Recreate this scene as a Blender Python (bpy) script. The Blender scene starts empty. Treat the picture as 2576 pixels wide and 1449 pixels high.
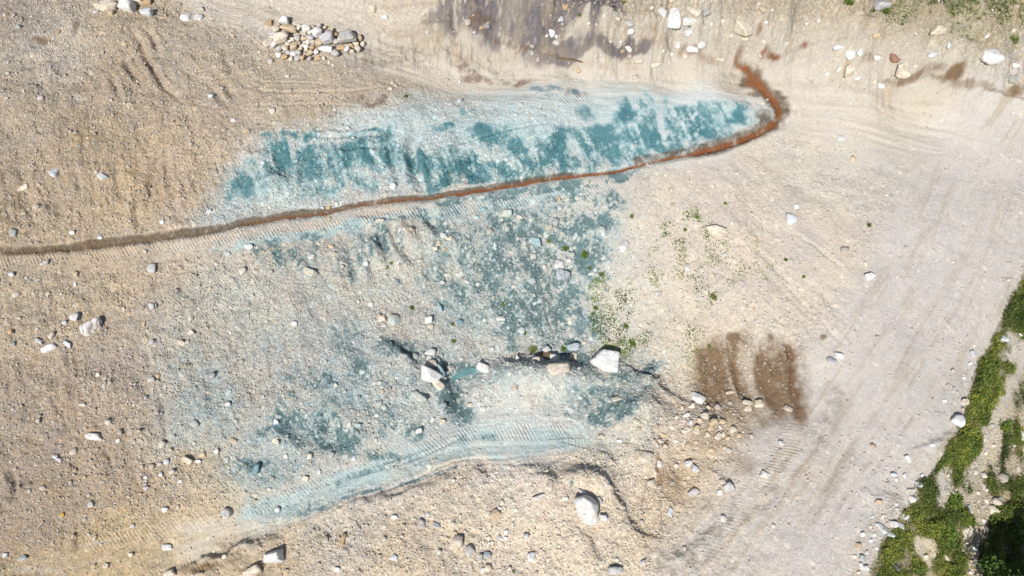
import bpy, bmesh, math, random
import numpy as np
from mathutils import Vector, Matrix, Euler

random.seed(7)
rng = np.random.default_rng(11)
scene = bpy.context.scene
COL = scene.collection

# ------------------------------------------------------------------ camera
TILT = math.radians(25.0)
DIST = 30.0
CAM = np.array([0.0, -DIST * math.sin(TILT), DIST * math.cos(TILT)])
cam_data = bpy.data.cameras.new('camera')
cam_data.lens = 24.0
cam_data.sensor_width = 36.0
cam_data.clip_start = 0.1
cam_data.clip_end = 1000.0
cam = bpy.data.objects.new('camera', cam_data)
cam.location = CAM.tolist()
cam.rotation_euler = (TILT, 0, 0)
COL.objects.link(cam)
scene.camera = cam

# ------------------------------------------------------------------ light
SUN_EL = math.radians(48)
SHADOW = np.array([0.40, 0.917])            # horizontal direction in which shadows fall
sun_dir = Vector((-SHADOW[0] * math.cos(SUN_EL), -SHADOW[1] * math.cos(SUN_EL), math.sin(SUN_EL)))
sd = bpy.data.lights.new('sun', 'SUN')
sd.energy = 4.9
sd.angle = math.radians(0.53)
sd.color = (1.0, 0.97, 0.925)
sun = bpy.data.objects.new('sun', sd)
sun.rotation_euler = sun_dir.to_track_quat('Z', 'Y').to_euler()
sun.location = (-20, -40, 50)
COL.objects.link(sun)
world = bpy.data.worlds.new('World')
scene.world = world
world.use_nodes = True
wn = world.node_tree
bg = wn.nodes['Background']
sky = wn.nodes.new('ShaderNodeTexSky')
sky.sky_type = 'NISHITA'
sky.sun_disc = False
sky.sun_elevation = SUN_EL
sky.sun_rotation = math.atan2(sun_dir.x, sun_dir.y)
wn.links.new(sky.outputs[0], bg.inputs[0])
bg.inputs[1].default_value = 0.085
scene.view_settings.view_transform = 'Standard'
scene.view_settings.look = 'None'
scene.view_settings.exposure = 0.08
scene.view_settings.gamma = 1.0
ALB = 0.66      # picture value to albedo

# ------------------------------------------------------------------ small helpers
FPX = 2576.0


def ray(px, py):
    u = (px - 1288.0) / FPX * 1.5
    v = (724.5 - py) / FPX * 1.5
    c, s = math.cos(TILT), math.sin(TILT)
    return np.array([u, s + v * c, -c + v * s])


def plane_point(px, py, z):
    r = ray(px, py)
    t = (z - CAM[2]) / r[2]
    return CAM + r * t


def lin(c):
    c = np.asarray(c, dtype=np.float64) / 255.0
    return np.where(c <= 0.04045, c / 12.92, ((c + 0.055) / 1.055) ** 2.4)


def hsh(ix, iy, s):
    n = (ix.astype(np.int64) * 374761393 + iy.astype(np.int64) * 668265263 + s * 974634777) & 0xFFFFFFFF
    n = ((n ^ (n >> 13)) * 1274126177) & 0xFFFFFFFF
    n = ((n ^ (n >> 15)) * 2246822519) & 0xFFFFFFFF
    n = n ^ (n >> 16)
    return (n / 4294967296.0).astype(np.float32)


def vnoise(x, y, s):
    ix = np.floor(x); iy = np.floor(y)
    fx = (x - ix).astype(np.float32); fy = (y - iy).astype(np.float32)
    fx = fx * fx * fx * (fx * (fx * 6 - 15) + 10)
    fy = fy * fy * fy * (fy * (fy * 6 - 15) + 10)
    a = hsh(ix, iy, s); b = hsh(ix + 1, iy, s); c = hsh(ix, iy + 1, s); d = hsh(ix + 1, iy + 1, s)
    return (a + (b - a) * fx) * (1 - fy) + (c + (d - c) * fx) * fy


def fbm(x, y, freq, octs, s, gain=0.5):
    out = 0; amp = 1.0; tot = 0
    ca, sa = math.cos(0.6), math.sin(0.6)
    x = x * freq; y = y * freq
    for o in range(octs):
        out = out + amp * vnoise(x, y, s * 17 + o)
        tot += amp
        amp *= gain
        x, y = (x * ca - y * sa) * 2.03 + 5.1, (x * sa + y * ca) * 2.03 - 3.7
    return out / tot - 0.5


def sstep(a, b, v):
    t = np.clip((v - a) / (b - a), 0, 1)
    return t * t * (3 - 2 * t)


# ------------------------------------------------------------------ the lie of the land
CTRL = [
    (0, -60, 3.2), (300, -60, 3.1), (600, -60, 3.2), (900, -60, 4.0), (1150, -60, 4.9), (1400, -60, 5.0), (1600, -60, 4.9),
    (1900, -60, 5.4), (2250, -60, 5.6), (2576, -60, 5.2), (2750, 100, 4.2),
    (0, 60, 2.9), (300, 60, 2.8), (600, 40, 2.7), (800, 30, 2.75), (950, 10, 3.0), (1100, 20, 3.6), (1250, 20, 4.1), (1250, 75, 3.1), (1350, 60, 3.7), (1350, 105, 2.9),
    (1450, 60, 3.8), (1600, 80, 3.5), (1750, 60, 3.9), (1900, 70, 4.0), (2100, 60, 4.2), (2300, 60, 4.6), (2500, 70, 4.5),
    (2050, 130, 3.0), (2250, 150, 3.2), (2450, 140, 3.6), (1700, 140, 2.5), (1560, 145, 2.4), (2250, 225, 2.05), (2500, 225, 2.5), (2576, 285, 1.9),
    (1000, 62, 2.6), (1200, 112, 2.4), (1330, 145, 2.3), (1420, 155, 2.2), (1850, 170, 2.1), (2000, 205, 2.0), (1800, 215, 2.0),
    (800, 120, 2.5), (0, 250, 2.4), (300, 250, 2.3), (600, 220, 2.3), (1000, 220, 2.25), (1400, 200, 2.1), (2200, 280, 1.8), (2500, 340, 1.6),
    (0, 450, 1.6), (400, 450, 1.5), (700, 340, 1.95), (1000, 320, 1.9), (1300, 260, 2.0), (1600, 240, 2.0), (1850, 260, 1.85),
    (550, 480, 1.25), (900, 440, 1.3), (1250, 400, 1.35), (1600, 350, 1.4), (1800, 330, 1.45),
    (0, 640, 0.85), (300, 610, 0.85), (600, 563, 0.85), (900, 522, 0.85), (1300, 465, 0.85), (1600, 420, 0.95), (1900, 335, 1.3), (1960, 285, 1.5),
    (0, 690, 0.85), (600, 605, 0.82), (1000, 540, 0.8), (1400, 490, 0.8), (1600, 470, 0.9),
    (600, 700, 0.35), (900, 660, 0.2), (1300, 600, 0.1), (1450, 560, 0.3), (1250, 720, -0.75), (1300, 840, -1.5), (1450, 850, -1.6),
    (1540, 870, -1.55), (1100, 860, -1.3), (1000, 760, -0.6), (1250, 905, -1.75), (1420, 890, -1.75), (1150, 945, -1.75),
    (0, 900, 0.1), (300, 850, 0.0), (0, 1150, -0.8), (300, 1100, -0.8), (0, 1300, -1.5), (250, 1300, -1.6), (0, 1449, -2.1),
    (600, 900, -0.5), (600, 1100, -1.3), (800, 1000, -1.1), (850, 1130, -1.6), (1000, 1000, -1.35), (1300, 960, -1.25), (1300, 1040, -1.45),
    (1200, 1120, -1.75), (900, 1215, -1.95), (600, 1320, -2.15), (450, 1400, -2.4), (200, 1440, -2.4), (1450, 1110, -1.65), (1600, 1010, -1.0),
    (1000, 1350, -1.7), (800, 1430, -1.9), (1400, 1280, -1.3), (1250, 1420, -1.7), (1500, 1430, -1.5), (1600, 1250, -1.35),
    (1700, 500, 1.0), (1900, 420, 1.25), (1650, 650, 0.2), (1800, 700, 0.35), (2000, 600, 0.85), (2100, 700, 0.75), (2300, 500, 1.15), (2520, 500, 1.1),
    (1600, 800, -0.9), (1750, 850, -0.55), (1950, 830, 0.15), (2100, 850, 0.35), (1850, 960, -0.85), (1980, 980, -0.45), (2150, 1000, 0.1), (2300, 800, 0.5),
    (1700, 960, -1.2), (1800, 1050, -1.0), (1750, 1200, -1.25), (1900, 1150, -0.65), (1850, 1300, -0.9), (1700, 1400, -1.3), (1700, 1510, -1.3),
    (2100, 1200, -0.25), (2000, 1400, -0.55), (2200, 1350, -0.55), (2350, 1000, 0.1), (2450, 700, 0.7), (2100, 1500, -0.8),
    (2400, 1100, -0.2), (2330, 1250, -0.55), (2250, 1400, -0.9), (2560, 760, 0.3), (2576, 950, -0.6), (2500, 1200, -1.3), (2576, 1300, -2.0), (2450, 1449, -1.9), (2700, 1449, -2.8),
    (-200, 100, 3.0), (-200, 700, 0.9), (-200, 1200, -1.0), (-100, 1560, -2.4), (1000, 1560, -1.9), (2750, 600, 0.6),
]
X0, X1, Y0, Y1 = -30.0, 30.0, -14.0, 20.0
cp = np.array([plane_point(a, b, z) for a, b, z in CTRL])


def tps_fit(P, z, lam=0.02):
    n = len(P)
    d = np.sqrt(((P[:, None] - P[None]) ** 2).sum(-1)) + 1e-9
    K = d * d * np.log(d) + np.eye(n) * lam
    A = np.zeros((n + 3, n + 3))
    A[:n, :n] = K; A[:n, n] = 1; A[:n, n + 1:] = P
    A[n, :n] = 1; A[n + 1:, :n] = P.T
    return np.linalg.solve(A, np.concatenate([z, [0, 0, 0]]))


tw = tps_fit(cp[:, :2], cp[:, 2])
MS = 0.25
mxs = np.arange(X0, X1 + MS, MS); mys = np.arange(Y0, Y1 + MS, MS)
MX, MY = np.meshgrid(mxs, mys)
dd = np.sqrt((MX[..., None] - cp[:, 0]) ** 2 + (MY[..., None] - cp[:, 1]) ** 2) + 1e-9
MACRO = (dd * dd * np.log(dd)) @ tw[:-3] + tw[-3] + tw[-2] * MX + tw[-1] * MY
MACRO = np.clip(MACRO, -3.2, 5.6)
del dd


def bil(G, gx0, gy0, st, x, y):
    fx = np.clip((x - gx0) / st, 0, G.shape[1] - 1.001); fy = np.clip((y - gy0) / st, 0, G.shape[0] - 1.001)
    ix = fx.astype(int); iy = fy.astype(int); fx = fx - ix; fy = fy - iy
    return (G[iy, ix] * (1 - fx) + G[iy, ix + 1] * fx) * (1 - fy) + (G[iy + 1, ix] * (1 - fx) + G[iy + 1, ix + 1] * fx) * fy


def macro(x, y):
    return bil(MACRO, X0, Y0, MS, np.asarray(x, float), np.asarray(y, float))


def at(px, py, hf=None):
    """point of the land seen in that direction (returned as world x, y, z)"""
    hf = hf or macro
    z = 0.0
    for _ in range(14):
        p = plane_point(px, py, z)
        z = 0.4 * z + 0.6 * float(hf(p[0], p[1]))
    return plane_point(px, py, z)


def mpp(p):
    """metres per reference unit at a world point"""
    c, s = math.cos(TILT), math.sin(TILT)
    d = np.asarray(p) - CAM
    return float(d[1] * s - d[2] * c) * 1.5 / FPX


# grid: dense where the photograph looks, growing cells out to far away
SP = 0.042
gx = np.arange(X0, X1 + 1e-6, SP); gy = np.arange(Y0, Y1 + 1e-6, SP)
ext = np.cumsum(SP * 1.09 ** np.arange(1, 62))
xs = np.concatenate([gx[0] - ext[::-1], gx, gx[-1] + ext])
ys = np.concatenate([gy[0] - ext[::-1], gy, gy[-1] + ext])
NX, NY = len(xs), len(ys)
XX, YY = np.meshgrid(xs, ys)
XX = XX.astype(np.float32); YY = YY.astype(np.float32)
H = macro(XX, YY).astype(np.float32)
H += fbm(XX, YY, 0.05, 3, 3) * 6.0 * sstep(0, 30, np.maximum(np.maximum(X0 - XX, XX - X1), np.maximum(Y0 - YY, YY - Y1)))
WX = fbm(XX, YY, 0.45, 5, 21, 0.55) * 1.6
WY = fbm(XX, YY, 0.45, 5, 22, 0.55) * 1.6


def field():
    return np.zeros((NY, NX), np.float32)


def window(x0, x1, y0, y1):
    return (slice(max(0, np.searchsorted(ys, y0) - 1), np.searchsorted(ys, y1) + 1),
            slice(max(0, np.searchsorted(xs, x0) - 1), np.searchsorted(xs, x1) + 1))


def put(F, w, v, mode):
    if mode == 'max':
        F[w] = np.maximum(F[w], v)
    else:
        F[w] += v


def ell(F, px, py, rx, ry, amt=1.0, ang=0, warp=0.6, soft=0.5, mode='max'):
    c = at(px, py)
    k = mpp(c)
    sx = rx * k
    a = at(px, py - ry * .7); b = at(px, py + ry * .7)
    sy = max(ry * k, abs(a[1] - b[1]) / 1.4)
    R = max(sx, sy) * (1 + soft) + 1.5 * warp
    w = window(c[0] - R, c[0] + R, c[1] - R, c[1] + R)
    dx = XX[w] + WX[w] * warp - c[0]; dy = YY[w] + WY[w] * warp - c[1]
    t = math.radians(ang); ca, sa = math.cos(t), math.sin(t)
    u = (dx * ca + dy * sa) / sx; v = (-dx * sa + dy * ca) / sy
    put(F, w, amt * sstep(1 + soft, 1 - soft, np.sqrt(u * u + v * v)), mode)


def polydist(w, pts, warp):
    x = XX[w] + WX[w] * warp; y = YY[w] + WY[w] * warp
    best = np.full(x.shape, 1e9, np.float32); sg = np.zeros(x.shape, np.float32); sl = np.zeros(x.shape, np.float32); tt = np.zeros(x.shape, np.float32)
    L = 0.0
    tot = sum(math.dist(pts[i][:2], pts[i + 1][:2]) for i in range(len(pts) - 1))
    for i in range(len(pts) - 1):
        a = pts[i]; b = pts[i + 1]
        ex, ey = b[0] - a[0], b[1] - a[1]
        l = math.hypot(ex, ey) + 1e-9
        t = ((x - a[0]) * ex + (y - a[1]) * ey) / (l * l)
        tc = np.clip(t, 0, 1)
        qx = x - a[0] - tc * ex; qy = y - a[1] - tc * ey
        d = np.sqrt(qx * qx + qy * qy)
        m = d < best
        best = np.where(m, d, best)
        sg = np.where(m, np.sign((ex * (y - a[1]) - ey * (x - a[0]))) * d, sg)
        sl = np.where(m, L + tc * l, sl)
        L += l
    return best, sg, sl, sl / tot


def smooth_line(P, n=6):
    """Catmull-Rom through the points"""
    P = [np.asarray(p, float) for p in P]
    if len(P) < 3:
        return P
    Q = [2 * P[0] - P[1]] + P + [2 * P[-1] - P[-2]]
    out = []
    for i in range(1, len(Q) - 2):
        for k in range(n):
            t = k / n
            out.append(0.5 * ((2 * Q[i]) + (-Q[i - 1] + Q[i + 1]) * t + (2 * Q[i - 1] - 5 * Q[i] + 4 * Q[i + 1] - Q[i + 2]) * t * t + (-Q[i - 1] + 3 * Q[i] - 3 * Q[i + 1] + Q[i + 2]) * t ** 3))
    out.append(P[-1])
    return out


def linewin(P, R):
    a = np.array(P)
    return window(a[:, 0].min() - R, a[:, 0].max() + R, a[:, 1].min() - R, a[:, 1].max() + R)


def line(F, pts, wpx, amt=1.0, warp=0.15, soft=0.5, mode='max', taper=False):
    P = smooth_line([at(*p) for p in pts])
    k = mpp(P[len(P) // 2]); wd = wpx * k * 0.5
    w = linewin(P, wd * 2 + 1.5 * warp)
    d, _, _, t = polydist(w, P, warp)
    v = amt * sstep(wd * (1 + soft), wd * (1 - soft), d)
    if taper:
        v = v * np.maximum(np.sin(np.clip(t, 0.0, 1) * math.pi), 0) ** 0.5
    put(F, w, v, mode)


def trench(pts, wm, depth, warp=0.25):
    P = smooth_line([at(*p) for p in pts])
    w = linewin(P, wm * 4 + 0.5)
    d, _, _, t = polydist(w, P, warp)
    H[w] -= (depth * np.exp(-(d / wm) ** 2) * np.maximum(np.sin(np.clip(t * .96 + .02, 0, 1) * math.pi), 0) ** 0.5 - 0.35 * depth * np.exp(-((d - 1.8 * wm) / wm) ** 2) * np.sin(np.clip(t, 0, 1) * math.pi)).astype(np.float32)


NL = fbm(XX, YY, 2.4, 4, 19, .65) * .5


def nlow(w):
    return NL[w]


def scarp(pts, hgt, edge=0.1, back=1.0, warp=0.28, flip=False):
    """bank whose steep side faces the top of the photograph for points given left to right"""
    P = smooth_line([at(*p) for p in pts])
    w = linewin(P, back * 4)
    d, s, _, t = polydist(w, P, warp)
    s = np.where(np.abs(s) < 1e-6, d, s)
    if flip:
        s = -s
    s = s + nlow(w) 
    q = 1 / (1 + np.exp(np.clip(s / (edge * .6), -40, 40)))
    endt = np.maximum(np.sin(np.clip(t, 0.0, 1) * math.pi), 0) ** 0.6
    H[w] += (0.95 * hgt * q * np.exp(-np.maximum(-s, 0) / back) * endt).astype(np.float32)


# ------------------------------------------------------------------ ground relief
scarp([(1399, 1199), (1426, 1193), (1476, 1183), (1509, 1199), (1536, 1223), (1576, 1286), (1609, 1326), (1643, 1346), (1676, 1359)], 0.42, back=1.0)
scarp([(1345, 1194), (1372, 1202), (1394, 1210), (1397, 1238)], 0.30, back=0.6)
scarp([(1190, 1182), (1215, 1190), (1240, 1198)], 0.22, back=0.6)
scarp([(1270, 1160), (1326, 1166), (1380, 1183)], 0.18, back=0.6)
scarp([(800, 1300), (859, 1278), (949, 1259), (992, 1243), (1046, 1226), (1092, 1213), (1170, 1188)], 0.24, back=0.8)
scarp([(1500, 1137), (1530, 1146), (1562, 1168)], 0.25, back=0.6)
scarp([(1545, 905), (1575, 920), (1609, 933), (1659, 962), (1700, 990), (1745, 1012)], 0.42, back=0.9)
scarp([(960, 852), (985, 868), (1009, 885), (1040, 905), (1066, 916)], 0.45, back=0.8)
scarp([(1100, 890), (1112, 930), (1130, 975), (1150, 1000)], 0.4, back=0.7, flip=False)
scarp([(1225, 905), (1262, 905), (1292, 913), (1359, 922), (1420, 918), (1480, 915)], 0.30, back=0.9)
scarp([(430, 1440), (460, 1424), (494, 1413), (545, 1407), (572, 1395), (600, 1374), (650, 1362), (715, 1350)], 0.42, back=1.0)
scarp([(470, 1449), (520, 1440), (560, 1446)], 0.35, back=0.6)
scarp([(1440, 1330), (1480, 1370), (1510, 1430)], 0.2, back=0.5)
scarp([(1639, 985), (1650, 1010), (1668, 1040)], 0.25, back=0.6)
scarp([(1770, 1170), (1810, 1200), (1850, 1215)], 0.16, back=0.5)
scarp([(1745, 1240), (1770, 1260), (1800, 1290)], 0.1, back=0.4)
scarp([(2170, 1240), (2220, 1245), (2280, 1252)], 0.15, back=0.5)
scarp([(2270, 1140), (2330, 1115), (2400, 1075)], 0.16, back=0.5)
scarp([(1640, 1440), (1750, 1360), (1840, 1310)], 0.18, back=0.5)
scarp([(0, 590), (10, 540), (12, 490)], 0.2, back=0.5)
scarp([(1020, 170), (1120, 175), (1190, 172), (1205, 190), (1212, 208)], 0.14, back=0.4)
scarp([(1870, 290), (1895, 282), (1925, 278)], 0.05, back=0.4)
# rubble lip and terraces along the foot of the upper banks (high towards the top of the picture)
scarp([(860, 15), (950, 35), (1060, 68), (1150, 88), (1260, 116), (1340, 146), (1400, 156)], 0.55, back=1.0, edge=0.3, flip=True)
scarp([(1560, 166), (1640, 168), (1720, 160), (1800, 168), (1870, 168)], 0.4, back=.9, edge=.3, flip=True)
scarp([(1520, 20), (1560, 60), (1600, 75)], 0.5, back=.9, edge=.3)
scarp([(1460, 45), (1500, 40), (1540, 55)], 0.5, back=.8, edge=.25)
scarp([(1900, 158), (1960, 132), (2080, 112), (2230, 100), (2400, 78), (2576, 52)], 0.55, back=1.0, edge=0.3, flip=True)
scarp([(2210, 215), (2330, 222), (2450, 238), (2576, 246)], 0.5, back=1.0, edge=0.25, flip=True)
scarp([(2330, 222), (2380, 225), (2430, 232)], 0.25, back=0.5, edge=0.2, flip=True)
for P_ in ([(1440, 30), (1480, 24), (1530, 36)], [(1560, 150), (1580, 128), (1600, 108)], [(1610, 48), (1660, 62), (1700, 60)], [(1820, 100), (1870, 108), (1910, 96)], [(2090, 60), (2160, 52), (2230, 60)], [(2140, 140), (2180, 150), (2210, 140)],
           [(2290, 150), (2330, 128), (2390, 122), (2440, 136), (2470, 160)], [(2330, 84), (2400, 90), (2460, 80)], [(1700, 95), (1740, 90), (1790, 98)], [(1400, 70), (1420, 90), (1450, 100)], [(1960, 40), (2020, 50), (2060, 44)], [(1040, 10), (1080, 26), (1120, 24)], [(1170, 36), (1200, 50), (1240, 52)],
           [(40, 190), (90, 172), (150, 168)], [(0, 240), (60, 225), (110, 228)], [(600, 395), (640, 385), (690, 392)], [(700, 342), (800, 340), (900, 344), (990, 338)], [(720, 378), (850, 374), (960, 372)], [(640, 455), (700, 446), (760, 452)], [(880, 565), (960, 562), (1040, 548)], [(1060, 545), (1100, 550), (1125, 575)]):
    scarp(P_, .30, back=.7, edge=.16)
# rills and gullies
for P, w_, d_ in [
    ([(935, 578), (956, 612), (990, 668)], .28, .50), ([(979, 583), (1009, 626), (1050, 665)], .28, .40), ([(909, 583), (929, 650), (962, 690)], .32, .36),
    ([(1066, 546), (1090, 560), (1112, 592)], .3, .38), ([(870, 590), (880, 640), (905, 700)], .32, .28),
    ([(337, 80), (367, 147), (400, 200), (450, 240)], .16, .20), ([(317, 153), (330, 180), (347, 208)], .14, .18), ([(377, 83), (400, 132)], .12, .16),
    ([(275, 190), (290, 225), (300, 245)], .14, .12), ([(560, 123), (570, 160), (595, 195)], .2, .12), ([(560, 200), (590, 245)], .15, .10), ([(500, 190), (545, 235), (580, 265)], .15, .09),
    ([(60, 130), (110, 105), (170, 70)], .25, .20), ([(0, 150), (60, 118), (140, 92)], .2, .16), ([(190, 100), (205, 75), (212, 52)], .16, .22), ([(20, 190), (70, 165), (120, 160)], .25, .12),
    ([(1994, 583), (2050, 616), (2127, 680)], .08, .035), ([(1950, 700), (2010, 750), (2060, 800)], .08, .03), ([(2060, 800), (2085, 830), (2110, 855)], .08, .04), ([(1880, 600), (1930, 660), (1990, 720)], .12, .04),
    ([(1050, 330), (1040, 400), (1055, 470)], .25, .25), ([(985, 340), (990, 400), (1010, 450)], .25, .16), ([(700, 380), (715, 430), (735, 470)], .3, .14), ([(830, 380), (850, 430), (860, 480)], .25, .12),
    ([(1775, 860), (1782, 910), (1785, 970)], .22, .10), ([(1828, 830), (1850, 900), (1875, 1010)], .2, .13), ([(1925, 845), (1945, 920), (1955, 990)], .2, .1), ([(1975, 870), (1996, 940), (2005, 1040)], .2, .13),
    ([(370, 870), (375, 900), (372, 935)], .12, .12), ([(30, 1180), (35, 1220), (38, 1260)], .14, .16), ([(350, 490), (345, 530), (343, 570)], .14, .16), ([(395, 400), (385, 440), (370, 480)], .2, .14),
    ([(405, 1000), (415, 1060), (420, 1110)], .12, .12), ([(265, 1120), (280, 1160), (270, 1200)], .12, .08), ([(185, 1310), (192, 1350), (195, 1385)], .12, .12),
    ([(2050, 1283), (2134, 1133), (2200, 1033), (2250, 966)], .2, .05), ([(2000, 1360), (2100, 1200), (2180, 1100)], .25, .04),
    ([(1180, 940), (1160, 990), (1150, 1040)], .35, .30), ([(800, 1060), (830, 1100), (860, 1130)], .45, .30), ([(720, 1050), (760, 1090), (790, 1120)], .4, .28),
]:
    trench(P, w_, d_)
# shoulders of soil
for px, py, rx, ry, a in [(1405, 945, 70, 34, .55), (1300, 945, 60, 26, .35), (1610, 1050, 60, 70, .55), (1500, 1215, 60, 26, .25), (1620, 1150, 40, 30, .35), (1390, 1240, 40, 40, .15), (1290, 960, 60, 40, .2), (1060, 960, 40, 60, .2),
                          (2380, 190, 110, 60, .5), (1180, 60, 60, 60, .2), (1500, 110, 60, 40, .6), (1640, 100, 80, 50, .3), (1000, 620, 40, 40, .15), (1770, 1080, 70, 50, .3),
                          (1100, 610, 60, 30, .2), (1185, 190, 25, 14, .15), (280, 70, 90, 50, .35)]:
    F = field(); ell(F, px, py, rx, ry, a, warp=.5, soft=.8); H += F

# ------------------------------------------------------------------ roads: fine ruts along their run
ROAD = smooth_line([at(*p) for p in [(2620, 330), (2500, 520), (2400, 760), (2290, 950), (2180, 1120), (2060, 1300), (1900, 1520)]], 8)
wr = linewin(ROAD, 6)
rd_d, rd_s, rd_l, _ = polydist(wr, ROAD, 0.15)
road = field(); road[wr] = sstep(4.6, 3.0, rd_d)
UROAD = smooth_line([at(*p) for p in [(560, -30), (820, 40), (1050, 110), (1350, 185), (1700, 215), (2000, 240), (2300, 300), (2620, 370)]], 8)
wu = linewin(UROAD, 4)
ur_d, ur_s, ur_l, _ = polydist(wu, UROAD, 0.12)
uroad = field(); uroad[wu] = sstep(2.6, 1.5, ur_d)
streak = field()
streak[wr] += road[wr] * (fbm(rd_s * 3.0, rd_l * 0.35, 1.0, 4, 41, 0.6))
streak[wu] = np.where(uroad[wu] > road[wu], uroad[wu] * fbm(ur_s * 3.0, ur_l * 0.3, 1.0, 4, 42, 0.6), streak[wu])
LT = smooth_line([at(*p) for p in [(100, 1460), (350, 1400), (620, 1325), (850, 1235), (1050, 1150), (1200, 1110), (1420, 1105)]], 8)
wl = linewin(LT, 2.2)
lt_d, lt_s, lt_l, _ = polydist(wl, LT, 0.1)
ltr = field(); ltr[wl] = sstep(1.5, 0.8, lt_d)
streak[wl] += ltr[wl] * fbm(lt_s * 3.5, lt_l * 0.35, 1.0, 4, 43, 0.6)
BT = smooth_line([at(*p) for p in [(-20, 658), (200, 640), (500, 603), (800, 565), (1100, 528), (1400, 485), (1560, 455)]], 8)
wb = linewin(BT, 1.5)
bt_d, bt_s, bt_l, _ = polydist(wb, BT, 0.04)
btr = field(); btr[wb] = sstep(0.85, 0.6, bt_d)
H += streak * 0.10

# roughness of the ground, 0 smooth .. 1 coarse
rough = field() + 0.80
for px, py, rx, ry, a in [(1750, 600, 350, 250, .48), (2000, 330, 500, 110, .42), (2350, 700, 330, 420, .45), (2100, 1200, 330, 330, .38), (1500, 200, 500, 45, .42),
                          (1100, 130, 320, 50, .40), (900, 190, 250, 50, .25), (1300, 290, 520, 60, .25), (1600, 350, 300, 60, .2), (1200, 1110, 330, 40, .3), (850, 1230, 250, 40, .25), (560, 1330, 120, 30, .4),
                          (1900, 90, 700, 60, .15), (1300, 1000, 200, 60, .15), (480, 1390, 60, 30, .4)]:
    F = field(); ell(F, px, py, rx, ry, a, warp=.8, soft=.4); rough -= F
for a in (road * .22, uroad * .35, ltr * .2, btr * .35):
    rough -= a
F = field(); ell(F, 1330, 1340, 330, 110, .22, warp=.8, soft=.6); rough -= F
F = field(); ell(F, 1330, 1010, 230, 90, .15, warp=.8, soft=.6); rough -= F
rough = np.clip(rough, 0.06, 1.0)

H += (fbm(XX, YY, 0.35, 4, 5, .55) * 0.62 * (0.35 + 0.65 * rough)).astype(np.float32)
H += (fbm(XX, YY, 1.3, 5, 6, 0.6) * 0.19 * rough).astype(np.float32)
def zone(items):
    F = field()
    for e in items:
        ell(F, *e[:5], warp=.8, soft=.6)
    return F


Z_DOWN = zone([(250, 480, 330, 150, 1), (200, 900, 350, 250, .7), (300, 250, 300, 130, .5), (700, 450, 220, 60, 1), (1100, 410, 260, 50, 1), (600, 800, 260, 150, .5), (1050, 650, 260, 80, 1), (1350, 720, 170, 130, .9)])
Z_BANK = zone([(1250, 40, 380, 60, 1), (1650, 70, 260, 80, 1), (2000, 60, 300, 70, .8), (2350, 130, 300, 90, .8)])
Z_SAND = zone([(1850, 650, 260, 240, 1), (2000, 800, 160, 100, 1)])
Z_STAIN = zone([(1890, 950, 130, 100, 1)])
c1, s1_ = math.cos(.25), math.sin(.25)
ux = XX * c1 + YY * s1_; uy = -XX * s1_ + YY * c1
rl = fbm(ux * 1.5 + WX * .5, uy * .28, 1.2, 5, 55, .6)
H += (rl * 0.36 * Z_DOWN).astype(np.float32)
rb = fbm(XX * 1.3 + WX * .6, YY * .35, 1.0, 5, 56, .6)
H += ((rb * 0.85 + fbm(XX, YY, .6, 5, 57, .62) * 1.1) * Z_BANK).astype(np.float32)
c2, s2_ = math.cos(.75), math.sin(.75)
vx = XX * c2 + YY * s2_; vy = -XX * s2_ + YY * c2
rs_ = fbm(vx * 1.6, vy * .22 + WX * .15, 1.1, 5, 58, .6)
H += (rs_ * 0.10 * Z_SAND).astype(np.float32)
rt = fbm(XX * 1.25 + YY * .28, YY * .2, 1.3, 3, 59, .5)
H += (rt * 0.30 * Z_STAIN).astype(np.float32)
H += (fbm(XX, YY, 3.4, 4, 61, .6) * 0.11 * np.clip(rough - .25, 0, 1)).astype(np.float32)
rid = 1 - np.abs(fbm(XX + WX * .3, YY + WY * .3, 0.9, 4, 8, 0.55)) * 4
H -= np.clip(rid, 0, 1) ** 4 * 0.06 * rough


def stone_cells(cell, prob, r0, r1, seed):
    """small stones pressed into the ground: height and tint per stone"""
    x = XX / cell; y = YY / cell
    ix = np.floor(x); iy = np.floor(y)
    hh = np.zeros_like(XX); tint = np.zeros_like(XX)
    for ox in (-1, 0, 1):
        for oy in (-1, 0, 1):
            cx = ix + ox; cy = iy + oy
            r = (r0 + (r1 - r0) * hsh(cx, cy, seed + 3) ** 2) / cell
            r = np.where(hsh(cx, cy, seed + 4) < prob * (0.25 + 0.75 * rough), r, 0.001)
            px = cx + hsh(cx, cy, seed + 1) - x; py = cy + hsh(cx, cy, seed + 2) - y
            an = hsh(cx, cy, seed + 5) * 6.283; ca = np.cos(an); sa = np.sin(an)
            u = np.abs(px * ca + py * sa); v = np.abs(-px * sa + py * ca) * (1 + 0.8 * hsh(cx, cy, seed + 6))
            d = np.maximum(np.maximum(u, v), 0.72 * (u + v)) / r
            h = np.clip(1.15 - d ** 1.6, 0, 0.8) * r * cell * (0.75 + 0.5 * (px * np.cos(an * 3) + py * np.sin(an * 3)) / np.maximum(r, .01))
            m = h > hh
            hh = np.where(m, h, hh); tint = np.where(m, hsh(cx, cy, seed + 7), tint)
    return hh.astype(np.float32), tint.astype(np.float32)


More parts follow.
